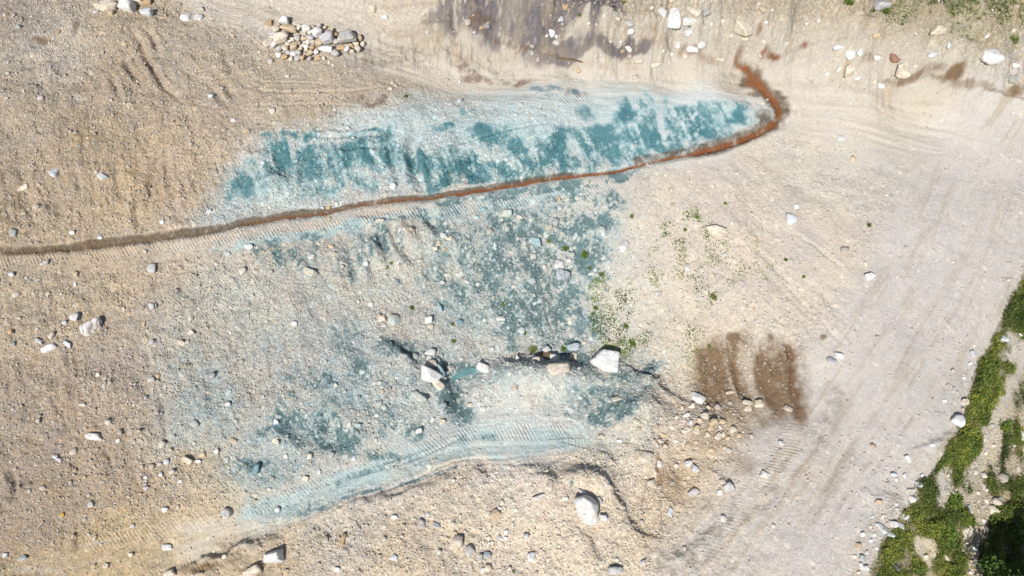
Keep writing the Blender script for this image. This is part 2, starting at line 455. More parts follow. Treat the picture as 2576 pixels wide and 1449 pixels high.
inside = (sstep(-4, -1, -np.maximum(np.maximum(X0 - XX, XX - X1), np.maximum(Y0 - YY, YY - Y1)))).astype(np.float32) * 0 + (np.maximum(np.maximum(X0 - XX, XX - X1), np.maximum(Y0 - YY, YY - Y1)) < 0.5)
s1, t1 = stone_cells(0.17, 0.8, 0.035, 0.085, 100)
s2, t2 = stone_cells(0.42, 0.5, 0.05, 0.15, 200)
H += (s1 * 0.95 + s2 * 1.1) * 0.78 * inside * (0.30 + 0.70 * rough) * np.clip(.9 + 1.6 * fbm(XX, YY, .5, 4, 79, .6), .4, 1.5)
stone_t = np.where(s2 > s1, np.where(s2 > .012, t2, 0), np.where(s1 > .012, t1, 0)) * inside

# ------------------------------------------------------------------ ground colours (soil tones, with some relief shading)
CN = [
    (-100, 0, 178, 166, 152), (0, 60, 176, 165, 152), (150, 120, 196, 186, 172), (300, 60, 196, 180, 156), (300, 250, 184, 168, 148), (0, 300, 182, 168, 150), (500, 120, 194, 180, 162), (550, 260, 194, 178, 158),
    (100, 450, 188, 170, 146), (350, 450, 198, 176, 146), (230, 330, 186, 168, 142), (0, 560, 188, 170, 146), (300, 560, 196, 178, 152), (450, 380, 196, 178, 154),
    (0, 720, 198, 182, 158), (200, 760, 196, 180, 156), (0, 1000, 186, 170, 150), (300, 900, 192, 176, 158), (0, 1200, 176, 160, 142), (300, 1200, 184, 166, 146), (100, 1300, 176, 160, 142),
    (150, 1420, 190, 170, 138), (300, 1380, 196, 176, 142), (500, 1350, 210, 194, 168), (450, 1250, 200, 180, 152), (620, 1330, 216, 200, 176), (600, 1420, 206, 186, 156),
    (700, 200, 204, 190, 170), (650, 60, 208, 196, 180), (900, 100, 218, 206, 190), (1200, 150, 226, 214, 196), (1000, 220, 216, 202, 182), (800, 280, 206, 190, 168), (1100, 230, 224, 210, 194),
    (1700, 190, 232, 224, 210), (1500, 180, 232, 221, 204), (2100, 250, 232, 225, 212), (2400, 330, 224, 220, 210), (2000, 330, 230, 220, 204), (1700, 480, 229, 217, 202), (1800, 650, 228, 215, 199),
    (2100, 600, 226, 214, 199), (2150, 420, 224, 217, 204), (2300, 600, 217, 211, 202), (2400, 800, 216, 208, 198), (2250, 900, 219, 209, 198), (2300, 1000, 216, 210, 200), (2200, 1200, 216, 206, 195), (2050, 1400, 214, 204, 193),
    (1950, 800, 227, 215, 199), (2050, 900, 224, 212, 196), (1700, 850, 228, 214, 194), (1600, 600, 226, 214, 198), (1900, 1200, 216, 201, 180), (1850, 1090, 212, 192, 164), (1800, 1350, 218, 203, 180), (1750, 1250, 210, 190, 162), (1950, 1080, 218, 204, 184),
    (1700, 1080, 224, 210, 192), (1600, 1120, 228, 214, 196), (1650, 1350, 226, 209, 184), (1400, 1350, 226, 210, 190), (1500, 1250, 228, 213, 193), (1000, 1400, 213, 198, 177), (900, 1320, 216, 205, 190), (1200, 1300, 224, 209, 188),
    (1300, 1210, 228, 216, 202), (1200, 1000, 230, 221, 211), (1350, 980, 236, 225, 214), (1600, 1020, 232, 218, 198), (1200, 900, 216, 208, 198), (600, 700, 206, 194, 178), (800, 640, 216, 202, 186), (500, 850, 196, 184, 168), (500, 1000, 192, 182, 170), (700, 900, 206, 196, 186), (850, 900, 206, 200, 194),
    (700, 1100, 204, 198, 190), (1200, 650, 218, 206, 192), (1000, 620, 222, 208, 192), (600, 600, 206, 192, 174), (1200, 520, 222, 208, 194), (900, 550, 216, 200, 184), (500, 620, 208, 190, 172),
    (1000, 20, 210, 190, 162), (1150, 60, 210, 192, 162), (1500, 60, 218, 204, 180), (1600, 120, 220, 206, 180), (1900, 80, 222, 208, 184), (2300, 80, 216, 201, 174), (2400, 190, 208, 198, 172), (2576, 150, 208, 194, 164), (2100, 160, 222, 209, 186), (2400, 250, 220, 206, 180), (2200, -60, 216, 200, 168),
    (2450, 1200, 206, 194, 168), (2576, 900, 200, 188, 166), (2500, 1000, 208, 194, 170), (2576, 1449, 150, 140, 110), (2350, 1400, 222, 208, 172), (2250, 1300, 208, 202, 192),
    (1300, 330, 226, 222, 214), (1000, 380, 220, 214, 206), (1700, 300, 232, 226, 218), (700, 430, 208, 200, 190), (1450, 260, 234, 228, 220),
]
def trim(a, b):
    """brightness factor by region, evening out how light the soil renders"""
    return (1.10 if a < 650 else .80 if b < 150 and a > 880 else .90 if b < 270 and a > 880 else 1.17 if b > 1150 and a < 1950 else 1.06 if b > 900 and a < 1650 else 1.0)


cn = np.array([np.append(at(a, b)[:2], lin((r, g, b2)) * trim(a, b)) for a, b, r, g, b2 in CN])
CS = 0.5
cxs = np.arange(X0 - 2, X1 + 2, CS); cys = np.arange(Y0 - 2, Y1 + 2, CS)
CX, CY = np.meshgrid(cxs, cys)
dw = (CX[..., None] - cn[:, 0]) ** 2 + (CY[..., None] - cn[:, 1]) ** 2 + 0.6
dw = dw ** -2.0
dw /= dw.sum(-1, keepdims=True)
CG = dw @ cn[:, 2:]
COLR = np.stack([bil(CG[..., k], X0 - 2, Y0 - 2, CS, XX + WX * 1.2, YY + WY * 1.2) for k in range(3)], -1).astype(np.float32)
del dw


def mixc(mask, col, strength=1.0):
    global COLR
    m = np.clip(mask * strength, 0, 1)[..., None]
    COLR += m * (lin(col).astype(np.float32) - COLR)


nA = fbm(XX, YY, 0.7, 5, 31, 0.6); nB = fbm(XX, YY, 2.6, 5, 32, 0.65); nC = fbm(XX, YY, 0.18, 4, 33)
nD = fbm(XX, YY, 9.0, 3, 34, 0.7)
COLR *= np.array([.985, .983, .974], np.float32) * (1 + nA * 0.22 + nB * 0.26 * (0.4 + rough) + nD * 0.22 * (0.2 + rough) + rl * .25 * Z_DOWN + rs_ * .12 * Z_SAND + rb * .3 * Z_BANK)[..., None]  # relief noise shades the colour too: crests paler, hollows darker, most on the bank
COLR *= (1 + nA[..., None] * np.array([0.05, 0.0, -0.14], np.float32))
# yellow-ochre and lilac-grey specks of the left gravel
och = sstep(.08, .3, fbm(XX, YY, 0.6, 5, 36, 0.6)) * rough
mixc(och, (206, 172, 122), 0.20)
gry = sstep(.08, .3, fbm(XX, YY, 0.8, 5, 37, 0.6)) * rough
mixc(gry, (176, 168, 166), 0.26)
COLR *= (1 + streak * 0.30)[..., None]
mixc(sstep(0.06, 0.3, streak), (192, 177, 158), 0.45)
mixc(sstep(0.06, 0.3, -streak), (226, 220, 212), 0.45)

mixc(uroad * np.clip(1 - streak * 3, 0, 1), (222, 212, 197), 0.8)
mixc(road * np.clip(1 - streak * 3, 0, 1), (219, 212, 204), 0.78)
mixc(sstep(0.05, 0.26, streak) * (road + uroad * .3), (196, 184, 170), 0.35)
ruts = field()
for P_, w_, a_ in [([(2600, 380), (2440, 720), (2300, 950), (2150, 1160), (2010, 1350), (1940, 1449)], 9, .55), ([(2540, 380), (2390, 700), (2260, 920), (2110, 1130), (1960, 1330), (1870, 1449)], 7, .45),
                   ([(2250, 966), (2200, 1040), (2134, 1140), (2050, 1283)], 14, .8), ([(2330, 960), (2240, 1090), (2130, 1250), (2040, 1449)], 10, .5), ([(2380, 900), (2300, 1040), (2190, 1200), (2120, 1320)], 8, .45), ([(2070, 1100), (1960, 1240), (1820, 1370), (1700, 1470)], 8, .5),
                   ([(2470, 560), (2400, 700), (2340, 820)], 14, .35), ([(2530, 560), (2470, 700), (2400, 860)], 10, .35), ([(2170, 1130), (2080, 1260), (1990, 1400)], 6, .6),
                   ([(560, -10), (820, 52), (1080, 120), (1400, 185), (1750, 205)], 7, .4), ([(700, -10), (900, 40), (1150, 118), (1450, 172), (1800, 190)], 6, .35), ([(2000, 262), (2250, 300), (2500, 360)], 6, .35), ([(2000, 232), (2300, 268), (2576, 330)], 7, .3)]:
    line(ruts, P_, w_, a_, warp=.14, soft=.8, taper=True)
ruts *= np.clip(.75 + 3 * fbm(XX, YY, 1.2, 4, 97, .6), 0, 1.2)
H -= ruts * .035
mixc(ruts, (182, 164, 144), 0.62)
edge_ = np.clip(field(), 0, 1)
line(edge_, [(1640, 1460), (1750, 1375), (1860, 1300), (1960, 1215), (2060, 1110), (2110, 1010)], 60, .8, warp=.5, soft=.8)
line(edge_, [(2150, 1449), (2210, 1330), (2270, 1230), (2350, 1100), (2420, 950)], 50, .6, warp=.5, soft=.8)
mixc(edge_ * sstep(-.05, .22, nB), (156, 145, 134), 0.75)
# blue-green mineral bloom: light wash, the strong deposits, and painted scarp shadows
LIGHT = field(); DARK = field()


def poly(F, pts, amt, soft, warp=0.6):
    P = [at(*p) for p in pts]
    P.append(P[0])
    w = linewin(P, soft + 1.5 * warp)
    d, _, _, _ = polydist(w, P, warp)
    x = XX[w] + WX[w] * warp; y = YY[w] + WY[w] * warp
    ins = np.zeros(x.shape, bool)
    for i in range(len(P) - 1):
        (x1, y1), (x2, y2) = P[i][:2], P[i + 1][:2]
        c = ((y1 > y) != (y2 > y)) & (x < (x2 - x1) * (y - y1) / (y2 - y1 + 1e-12) + x1)
        ins ^= c
    s = np.where(ins, -d, d)
    put(F, w, amt * sstep(soft, -soft, s), 'max')


poly(LIGHT, [(540, 500), (650, 405), (740, 350), (870, 312), (1020, 280), (1150, 266), (1300, 236), (1450, 232), (1600, 240), (1780, 254), (1880, 270), (1926, 288),
             (1890, 322), (1800, 365), (1600, 418), (1300, 455), (1000, 492), (750, 535), (560, 565), (500, 555)], 1.0, 1.1, 0.9)
for e in [(700, 640, 260, 30, .35), (600, 760, 150, 70, .35), (660, 820, 220, 190, .32), (480, 900, 60, 120, .40), (520, 1030, 90, 110, .62), (900, 700, 250, 120, .45), (1250, 640, 260, 150, .62),
          (1300, 800, 240, 110, .7), (1450, 600, 90, 120, .6), (1450, 750, 90, 120, .6), (1150, 950, 250, 80, .5), (1450, 950, 190, 70, .62), (1300, 1050, 280, 60, .6), (850, 1000, 150, 120, .62),
          (760, 1100, 130, 90, .65), (1000, 1050, 140, 90, .6), (700, 1190, 130, 60, .55), (1560, 1000, 100, 80, .6), (1620, 940, 70, 30, .6), (900, 850, 90, 120, .45), (560, 630, 120, 16, .4),
          (1500, 1140, 110, 50, .4), (860, 560, 260, 18, .3)]:
    ell(LIGHT, e[0], e[1], e[2], e[3], e[4], warp=1.7, soft=.85)
line(LIGHT, [(640, 1300), (850, 1235), (1050, 1150), (1200, 1110), (1440, 1105)], 80, .85, warp=.5, soft=.5)
line(LIGHT, [(600, 617), (900, 570), (1200, 530), (1450, 480)], 26, .8, warp=.2, soft=.5)
for e in [
    (735, 352, 55, 12, .8), (715, 405, 38, 45, .9), (820, 420, 70, 42, .85), (780, 395, 60, 20, .7), (600, 472, 44, 30, .6), (590, 500, 50, 20, .5), (660, 440, 40, 30, .6), (940, 400, 60, 38, .9), (860, 475, 80, 20, .6), (930, 350, 50, 10, .8), (1000, 385, 18, 55, .9),
    (1085, 420, 80, 45, 1), (1150, 445, 90, 30, .95), (1065, 455, 60, 30, .95), (1300, 425, 150, 38, 1), (1240, 340, 42, 26, .9), (1290, 372, 50, 26, 1), (1130, 335, 30, 8, .8),
    (1430, 390, 90, 42, 1), (1500, 350, 80, 28, .9), (1450, 340, 40, 16, .7), (1560, 395, 80, 24, .85), (1650, 345, 110, 32, 1), (1700, 305, 90, 28, .95), (1610, 275, 60, 34, .75), (1570, 300, 40, 30, .85), (1760, 335, 70, 24, .95),
    (1860, 300, 45, 24, .85), (1880, 272, 34, 14, .8), (1450, 432, 130, 15, .9), (1180, 470, 120, 12, .8), (1360, 290, 20, 20, .3), (1480, 285, 26, 30, .35), (1180, 300, 40, 14, .45), (1690, 380, 70, 14, .9), (1800, 285, 60, 24, .6),
    (1490, 540, 40, 60, .75), (1420, 545, 80, 25, .55), (1245, 590, 60, 25, .5), (1080, 555, 60, 18, .75), (1105, 580, 20, 22, .7), (935, 610, 14, 50, .6), (965, 630, 14, 40, .75), (900, 660, 20, 40, .6), (1010, 620, 14, 40, .5), (710, 650, 40, 25, .75), (795, 600, 40, 15, .6), (760, 560, 30, 8, .5),
    (1180, 720, 90, 45, .62), (1330, 740, 80, 40, .65), (1290, 670, 100, 34, .75), (1200, 640, 50, 24, .5), (1350, 690, 50, 60, .6), (1400, 830, 90, 40, .6), (1220, 820, 60, 26, .5), (1380, 770, 60, 36, .55), (1180, 770, 60, 40, .45), (1450, 640, 50, 40, .5), (1450, 760, 60, 50, .55),
    (780, 950, 60, 36, .6), (760, 1060, 60, 50, .65), (820, 1100, 50, 50, .95), (700, 1085, 40, 30, .6), (720, 1040, 40, 40, .5), (870, 1040, 30, 40, .5), (1010, 885, 50, 22, .7), (1160, 940, 50, 14, .8), (1430, 885, 130, 14, .75), (1545, 1010, 50, 45, .75),
    (1520, 1050, 35, 26, .85), (1600, 930, 50, 18, .8), (1150, 1010, 24, 46, .8), (1170, 1050, 20, 26, .7), (650, 1165, 50, 18, .75), (1030, 1070, 30, 26, .7), (1040, 985, 30, 14, .6), (930, 1150, 40, 16, .5), (900, 940, 30, 50, .45), (860, 860, 40, 60, .4), (800, 1290, 50, 14, .5),
    (500, 1020, 40, 50, .35), (1380, 1000, 40, 14, .4), (1650, 970, 30, 10, .8), (980, 950, 40, 20, .4), (1010, 1140, 40, 20, .5), (1440, 1250, 8, 8, .5),
]:
    ell(DARK, e[0], e[1], e[2] * 1.1, e[3], e[4] * .95, warp=1.0, soft=.75)
for e in [(1270, 640, 170, 100, .58), (1350, 750, 170, 120, .66), (1440, 620, 75, 130, .74), (1490, 540, 45, 60, .75), (1130, 740, 120, 80, .32), (800, 1060, 120, 80, .40), (760, 960, 80, 50, .35), (1430, 760, 70, 90, .45), (870, 640, 160, 60, .30), (1500, 1010, 110, 60, .42),
          (1150, 950, 110, 40, .4), (1460, 920, 140, 30, .42), (980, 1040, 110, 60, .35), (620, 480, 90, 50, .35), (760, 480, 120, 40, .3), (1300, 350, 200, 60, .3), (560, 1030, 120, 100, .22), (700, 1180, 110, 40, .3), (480, 960, 60, 120, .2), (750, 830, 120, 90, .16), (1500, 520, 60, 40, .7)]:
    ell(DARK, e[0], e[1], e[2], e[3], e[4], warp=1.1, soft=.7)
line(DARK, [(1240, 498), (1350, 482), (1450, 465), (1570, 447)], 24, .9, warp=.12, soft=.4)
line(DARK, [(1100, 517), (1240, 498)], 14, .55, warp=.12, soft=.6)
line(DARK, [(1440, 1192), (1480, 1183), (1520, 1207), (1560, 1255)], 10, .6, warp=.1)  # teal shadow of the ledge painted into the soil colour
line(DARK, [(860, 1262), (1000, 1222), (1150, 1178)], 10, .5, warp=.2)  # shadow side of the track scarp, also painted teal
line(DARK, [(850, 1220), (1000, 1160), (1120, 1112), (1250, 1095)], 18, .32, warp=.3)
nE = fbm(XX * 1.0, YY, 1.1, 6, 51, 0.62)
nF = fbm(XX * 1.9 + YY * 0.7, YY * 0.65, 1.3, 5, 53, 0.62)
up_ = sstep(-0.6, 0.6, YY - np.interp(XX, [at(*p)[0] for p in [(0, 640), (600, 566), (1100, 494), (1560, 430), (2000, 300)]], [at(*p)[1] for p in [(0, 640), (600, 566), (1100, 494), (1560, 430), (2000, 300)]]).astype(np.float32))
grain = np.where(stone_t > 0, 1.12 - 1.15 * stone_t, 1.08)
lt = np.clip(LIGHT * (1.05 + nE * 1.5 + nB * .7 + nF * .5), 0, 1)
mixc(lt * up_, (198, 216, 217), 0.80)
mixc(lt * (1 - up_), (196, 217, 216), 0.90)
mixc(lt * up_, (206, 222, 222), 0.75)
mixc(lt * up_ * sstep(-.06, .2, nF + nE * .6), (228, 226, 220), 0.7)
COLR *= (1 - 0.03 * lt * (1 - up_))[..., None]
nG = fbm((XX + YY) * 1.5, (XX - YY) * .5, 1.2, 6, 54, .68)
nF = nF * up_ + nG * (1 - up_)
W1 = DARK * (1.0 + nE * 1.7 + nF * 3.2 + nB * (1.3 + 1.8 * (1 - up_)) + nD * (1.0 + 1.6 * (1 - up_)) - .06 * (1 - up_)) * (1 + (grain - 1) * (1 - .6 * up_))
mixc(sstep(0.04, 0.6, W1) * up_, (150, 190, 194), 0.66)
mixc(sstep(0.04, 0.7, W1) * (1 - up_), (156, 182, 187), 0.62)
dk = sstep(0.22, 0.98, W1)
mixc(dk * up_, (84, 138, 146), 0.92)
mixc(dk * (1 - up_), (92, 124, 126), 0.84)
mixc(dk * sstep(0.0, 0.3, fbm(XX, YY, 1.7, 5, 52, .6)) * up_, (64, 116, 124), 0.6)

# dark soil spots, and painted crevices on the bank
DS = field()
for e in [(1300, 8, 170, 36, 1), (1300, 40, 110, 36, 1), (1345, 75, 50, 40, .85), (1395, 122, 60, 16, .95), (1370, 100, 34, 30, .85), (1480, 14, 70, 24, .8), (1520, 50, 46, 9, .75), (1560, 150, 80, 8, .7), (1230, 70, 40, 40, .5), (1450, 140, 60, 10, .7), (1180, 4, 60, 20, .7), (1500, 80, 12, 30, .6)]:
    ell(DS, *e[:5], warp=.8, soft=.7)
mixc(sstep(.08, .62, DS * (1.05 + nE * 1.6 + rb * 2.6 + nB * 1.2 + nD * .9) * grain), (118, 112, 120), 0.85)
mixc(sstep(.35, .9, DS * (0.9 + nE * 1.6 + rb * 2.6 + nB)), (96, 92, 104), 0.5)
mixc(DS * sstep(-.02, .20, nB + nD * .6 + rb * .8), (196, 178, 152), 0.55)
mixc(DS * sstep(.10, .22, nD) * np.clip(stone_t * 2, 0, 1), (206, 190, 168), 0.6)
mixc(Z_BANK * (1 - np.clip(DS, 0, 1)) * sstep(.10, .30, fbm(XX * 1.2, YY * .8, 1.5, 5, 63, .65)), (184, 156, 120), 0.55)  # shade of bank crevices put into the colour as brown strokes
mixc(Z_BANK * sstep(.05, .3, fbm(XX, YY, .5, 4, 64, .6)), (208, 194, 168), 0.4)
DS = field()
for e in [(1185, 188, 24, 14, .7), (1210, 210, 34, 9, .8), (1305, 200, 50, 10, .9), (1390, 222, 36, 10, .6), (1440, 222, 26, 12, .7), (940, 256, 26, 12, 1), (895, 258, 30, 8, .7), (1000, 264, 40, 6, .4)]:
    ell(DS, *e[:5], warp=1.0, soft=.9)
mixc(sstep(.20, .95, DS * (0.95 + nE * 3.0 + nB * 2 + nD * 1.2)), (142, 122, 110), 0.85)
DS = field()
for e in [(1370, 220, 50, 9, .9), (1400, 232, 40, 8, .6), (1445, 228, 12, 8, .9)]:
    ell(DS, *e[:5], warp=.3, soft=.6)
mixc(sstep(.25, .85, DS * (0.95 + nE * 2.0 + nB)), (108, 144, 160), 0.85)
# bright dusty scrapes on the roads
DS = field()
for e in [(570, 1325, 120, 16, 1), (500, 1390, 50, 14, 1), (140, 95, 40, 10, .6), (40, 135, 60, 12, .6), (2380, 545, 24, 12, .9), (2250, 650, 26, 5, .8), (1100, 200, 60, 50, .4), (230, 300, 20, 6, .5), (200, 235, 14, 5, .7), (90, 1435, 60, 8, .6)]:
    ell(DS, *e[:5], warp=.35, soft=.5)
mixc(DS, (226, 216, 198), 0.7)

# rusty seep and wet soil
WET = field(); RUST = field(); BROWN = field()
S1 = [(1852, 152), (1868, 160), (1882, 172), (1893, 190), (1907, 210), (1924, 230), (1945, 254), (1958, 280), (1952, 304), (1920, 330), (1850, 360), (1750, 385), (1600, 417), (1550, 430), (1450, 443), (1300, 463), (1150, 487), (1000, 506), (900, 520), (830, 533)]
S2 = [(830, 533), (700, 549), (600, 566), (520, 582), (400, 600), (200, 620), (0, 637), (-60, 641)]
line(BROWN, S1[3:12], 38, .8, warp=.3, soft=.6)
for e in [(1895, 205, 26, 16, .9), (1925, 238, 40, 10, .8), (1950, 250, 34, 9, .7), (1925, 290, 22, 16, .75), (1975, 275, 16, 20, .7), (1890, 190, 30, 14, .7), (1980, 290, 10, 8, .5), (1850, 195, 50, 9, .35), (1960, 320, 20, 10, .5)]:
    ell(BROWN, *e[:5], warp=.35, soft=.5)
line(BROWN, [(1930, 300), (1900, 330), (1850, 350), (1750, 378), (1600, 405)], 18, .8, warp=.12, soft=.6)
line(BROWN, [(a, b - 3) for a, b in S2], 19, 1.0, warp=.16, soft=.6)
line(BROWN, [(a, b - 3) for a, b in S1[14:]], 13, .9, warp=.12, soft=.5)
line(RUST, S1[4:12], 16, 1.0, warp=.08, soft=.5)
line(RUST, S1[:5], 10, .95, warp=.25, soft=.6)
line(RUST, S1[11:17], 8, 1.0, warp=.05, soft=.4)
line(RUST, S1[16:] + S2[1:3], 8, .6, warp=.10, soft=.7)
line(RUST, S2[2:], 4, .22, warp=.10, soft=.9)
for e in [(1900, 205, 14, 18, .8), (2018, 118, 10, 6, .9), (1945, 135, 20, 6, .9), (1930, 130, 12, 8, .8), (1740, 153, 16, 6, .7), (1715, 150, 10, 8, .6), (1885, 128, 6, 6, .7), (1780, 160, 30, 6, .4), (1855, 150, 10, 10, .8), (1650, 1178, 6, 26, .7), (1662, 1210, 10, 20, .6)]:
    ell(RUST, *e[:5], warp=.35, soft=.6)
mixc(sstep(.05, .95, BROWN * (1.0 + nB * 1.6 + nD * .8)), (100, 84, 64), 0.86)
mixc(np.clip(RUST * (1.0 + nB * 1.2 + nD * .8), 0, 1), (136, 84, 44), 0.95)
mixc(sstep(.5, 1, RUST) * sstep(0, .25, nD), (172, 98, 48), 0.5)
WET = np.maximum(WET, np.maximum(BROWN * .6, RUST * .8))
B2 = field()
line(B2, [(2215, 212), (2330, 222), (2400, 232), (2480, 240), (2576, 248)], 6, .5, warp=.2, soft=.6)
line(B2, [(1905, 160), (1960, 136), (2060, 116), (2160, 106), (2280, 96)], 5, .3, warp=.2, soft=.7)
line(B2, [(1060, 68), (1150, 88), (1260, 114), (1340, 142), (1420, 156)], 6, .4, warp=.25, soft=.7)
line(B2, [(1775, 875), (1778, 920), (1785, 985), (1795, 1000)], 30, .75, warp=.35, soft=.95)
line(B2, [(1828, 838), (1836, 875), (1850, 935), (1868, 1010)], 24, .9, warp=.4, soft=.95)
line(B2, [(1928, 848), (1945, 910), (1955, 975), (1975, 1005)], 22, .6, warp=.4, soft=.95)
line(B2, [(1976, 876), (1990, 930), (2002, 990), (2010, 1050)], 20, 1.0, warp=.3, soft=.9)
for e in [(1835, 845, 18, 16, .9), (1770, 880, 30, 14, .7), (1800, 940, 45, 55, .45), (1860, 980, 60, 30, .45), (1940, 960, 60, 60, .35), (1985, 1010, 40, 40, .55), (1900, 1050, 60, 30, .5), (2025, 1040, 14, 30, .5), (1885, 1080, 40, 30, .4), (2072, 845, 10, 8, .6), (1800, 1010, 30, 12, .6),
          (1780, 1130, 60, 30, .35), (1690, 1230, 30, 40, .4), (2380, 215, 22, 14, .8), (2290, 215, 60, 8, .6), (2550, 235, 30, 12, .6), (2430, 232, 60, 7, .5), (1200, 90, 60, 6, .5), (1330, 130, 40, 6, .6), (2160, 70, 14, 30, .35), (500, 1430, 70, 12, .6),
          (395, 150, 12, 4, .7), (200, 215, 30, 8, .5), (110, 100, 30, 7, .6), (1480, 1380, 20, 50, .3), (1245, 1300, 14, 14, .4), (2180, 155, 20, 10, .4)]:
    ell(B2, *e[:5], warp=.4, soft=.6)
for e in [(1795, 930, 55, 90, .85), (1870, 960, 90, 70, .68), (1965, 960, 60, 95, .8), (1905, 1030, 110, 34, .5), (1845, 890, 40, 60, .62), (1935, 900, 40, 60, .55), (1912, 950, 45, 60, .72), (2010, 1020, 30, 60, .6), (1790, 1120, 60, 40, .42), (1870, 1170, 50, 40, .36), (1690, 1215, 26, 40, .4)]:
    ell(B2, *e[:5], warp=.6, soft=.6)
mixc(sstep(.10, .95, B2 * (1.15 + nB * 1.2 + nD * .6 - rt * 3.0 * Z_STAIN)), (122, 92, 54), 0.86)
WET = np.maximum(WET, B2 * .3)
RR = field()
line(RR, [(1980, 890), (1992, 935), (2002, 985), (2006, 1020)], 16, .75, warp=.25, soft=.95)
mixc(sstep(.1, 1.0, RR * (1 + nB * 2.5 + nD)), (116, 76, 48), 0.6)
mixc(sstep(.3, .7, ltr * 0), (0, 0, 0), 0)

# green places: soil goes darker and mossy
GREEN = field()
GEDGE = [(2600, 640), (2560, 720), (2540, 790), (2510, 850), (2475, 900), (2445, 960), (2420, 1010), (2405, 1070), (2370, 1120), (2335, 1180), (2315, 1240), (2270, 1310), (2225, 1380), (2190, 1449), (2180, 1520)]
line(GREEN, [(2625, 640), (2585, 720), (2560, 790), (2530, 850), (2515, 900)], 60, 1, warp=.35, soft=.35)
line(GREEN, [(2518, 900), (2482, 960), (2458, 1020), (2438, 1080), (2408, 1140), (2380, 1200), (2352, 1260)], 76, 1, warp=.35, soft=.35)
line(GREEN, [(2350, 1250), (2325, 1300), (2298, 1350), (2262, 1410), (2230, 1470)], 94, 1, warp=.35, soft=.35)
for e in [(2400, 1310, 60, 30, 1), (2370, 1260, 50, 40, .9), (2380, 1400, 50, 60, .95), (2300, 1420, 40, 40, .8), (2560, 1060, 20, 90, .9), (2530, 1160, 40, 70, .85), (2500, 1210, 36, 50, .7), (2575, 1250, 40, 80, .95),
          (2540, 1330, 60, 70, 1), (2500, 1420, 60, 60, 1), (2580, 1440, 60, 60, 1), (2420, 1180, 20, 40, .6), (2445, 1300, 20, 20, .7), (2340, 1350, 30, 30, .8), (2430, 1230, 16, 20, .5), (2576, 990, 20, 40, .7), (2510, 990, 10, 12, .6), (2650, 1200, 60, 300, .9)]:
    ell(GREEN, *e[:5], warp=.5, soft=.35)
bare = field()
for e in [(2330, 1385, 34, 30, 1), (2380, 1225, 24, 60, .8), (2400, 1010, 1, 1, 0), (2440, 1410, 26, 60, .9), (2465, 1290, 30, 40, .9), (2500, 1100, 24, 60, .7)]:
    if e[4] > 0:
        ell(bare, *e[:5], warp=.5, soft=.4)
GREEN = np.clip(GREEN - bare, 0, 1) * np.clip(1.25 + 3.2 * fbm(XX, YY, .9, 4, 95, .6), .0, 1)
GREEN = np.clip(GREEN, 0, 1)
mixc(sstep(.3, .9, GREEN), (120, 112, 74), 0.7)
SEED = field()      # seedlings on the slope
for e in [(1500, 700, 22, 24, .5), (1512, 750, 26, 50, 1), (1525, 830, 30, 50, 1.2), (1600, 860, 30, 24, .6), (1490, 860, 16, 26, .4), (1570, 760, 30, 60, .35), (1640, 690, 30, 80, .35), (1680, 690, 30, 80, .25), (1620, 640, 20, 60, .25), (1700, 790, 60, 30, .25), (1590, 560, 8, 30, .4), (1750, 880, 40, 60, .3), (1740, 560, 60, 60, .34), (1760, 700, 90, 90, .30), (1850, 620, 80, 80, .26), (1690, 640, 50, 90, .4), (1900, 700, 80, 60, .22), (1540, 880, 40, 16, .8)]:
    ell(SEED, *e[:5], warp=.6, soft=.7)
TOPG = field()
for e in [(2330, 20, 90, 26, .9), (2400, 30, 80, 34, .85), (2500, 15, 100, 34, 1), (2280, 50, 70, 20, .75), (2230, 28, 16, 8, 1), (2555, 95, 16, 16, .8), (2360, 120, 60, 8, .5), (2420, 125, 30, 6, .5), (1500, 200, 1, 1, 0), (2220, 0, 20, 14, .6)]:
    if e[4] > 0:
        ell(TOPG, *e[:5], warp=.5, soft=.6)
mixc(TOPG, (168, 158, 104), 0.35)

# stones pressed in the ground have their own paler or darker tint
st = stone_t - 0.35
COLR *= (1 + np.where(stone_t > 0, st * 0.62, -0.02) * (0.4 + 0.6 * rough) * (1 - 0.45 * np.clip(RUST * 1.5, 0, 1)))[..., None].astype(np.float32)
warmst = np.where(stone_t > 0, (np.mod(stone_t * 37.0, 1.0) - .5), 0)
COLR *= (1 + warmst[..., None] * np.array([.10, .0, -.20], np.float32) * rough[..., None])
COLR *= (1 - .13 * Z_BANK * (1 - GREEN))[..., None]
COLR = np.clip(COLR, 0.01, 0.98)

# tread marks: run length along the track and strength, read by the bump
TS = field(); TA = field()


def tread(w, d, s, l, offs, half, amp, l0=None, l1=None):
    v = sstep(half + .05, half - .05, np.abs(s - offs)) * amp
    if l0 is not None:
        v = v * sstep(l0 - 1, l0 + 1, l) * sstep(l1 + 1, l1 - 1, l)
    m = v > TA[w]
    TA[w] = np.where(m, v, TA[w]); TS[w] = np.where(m, l + 0.5 * s, TS[w])


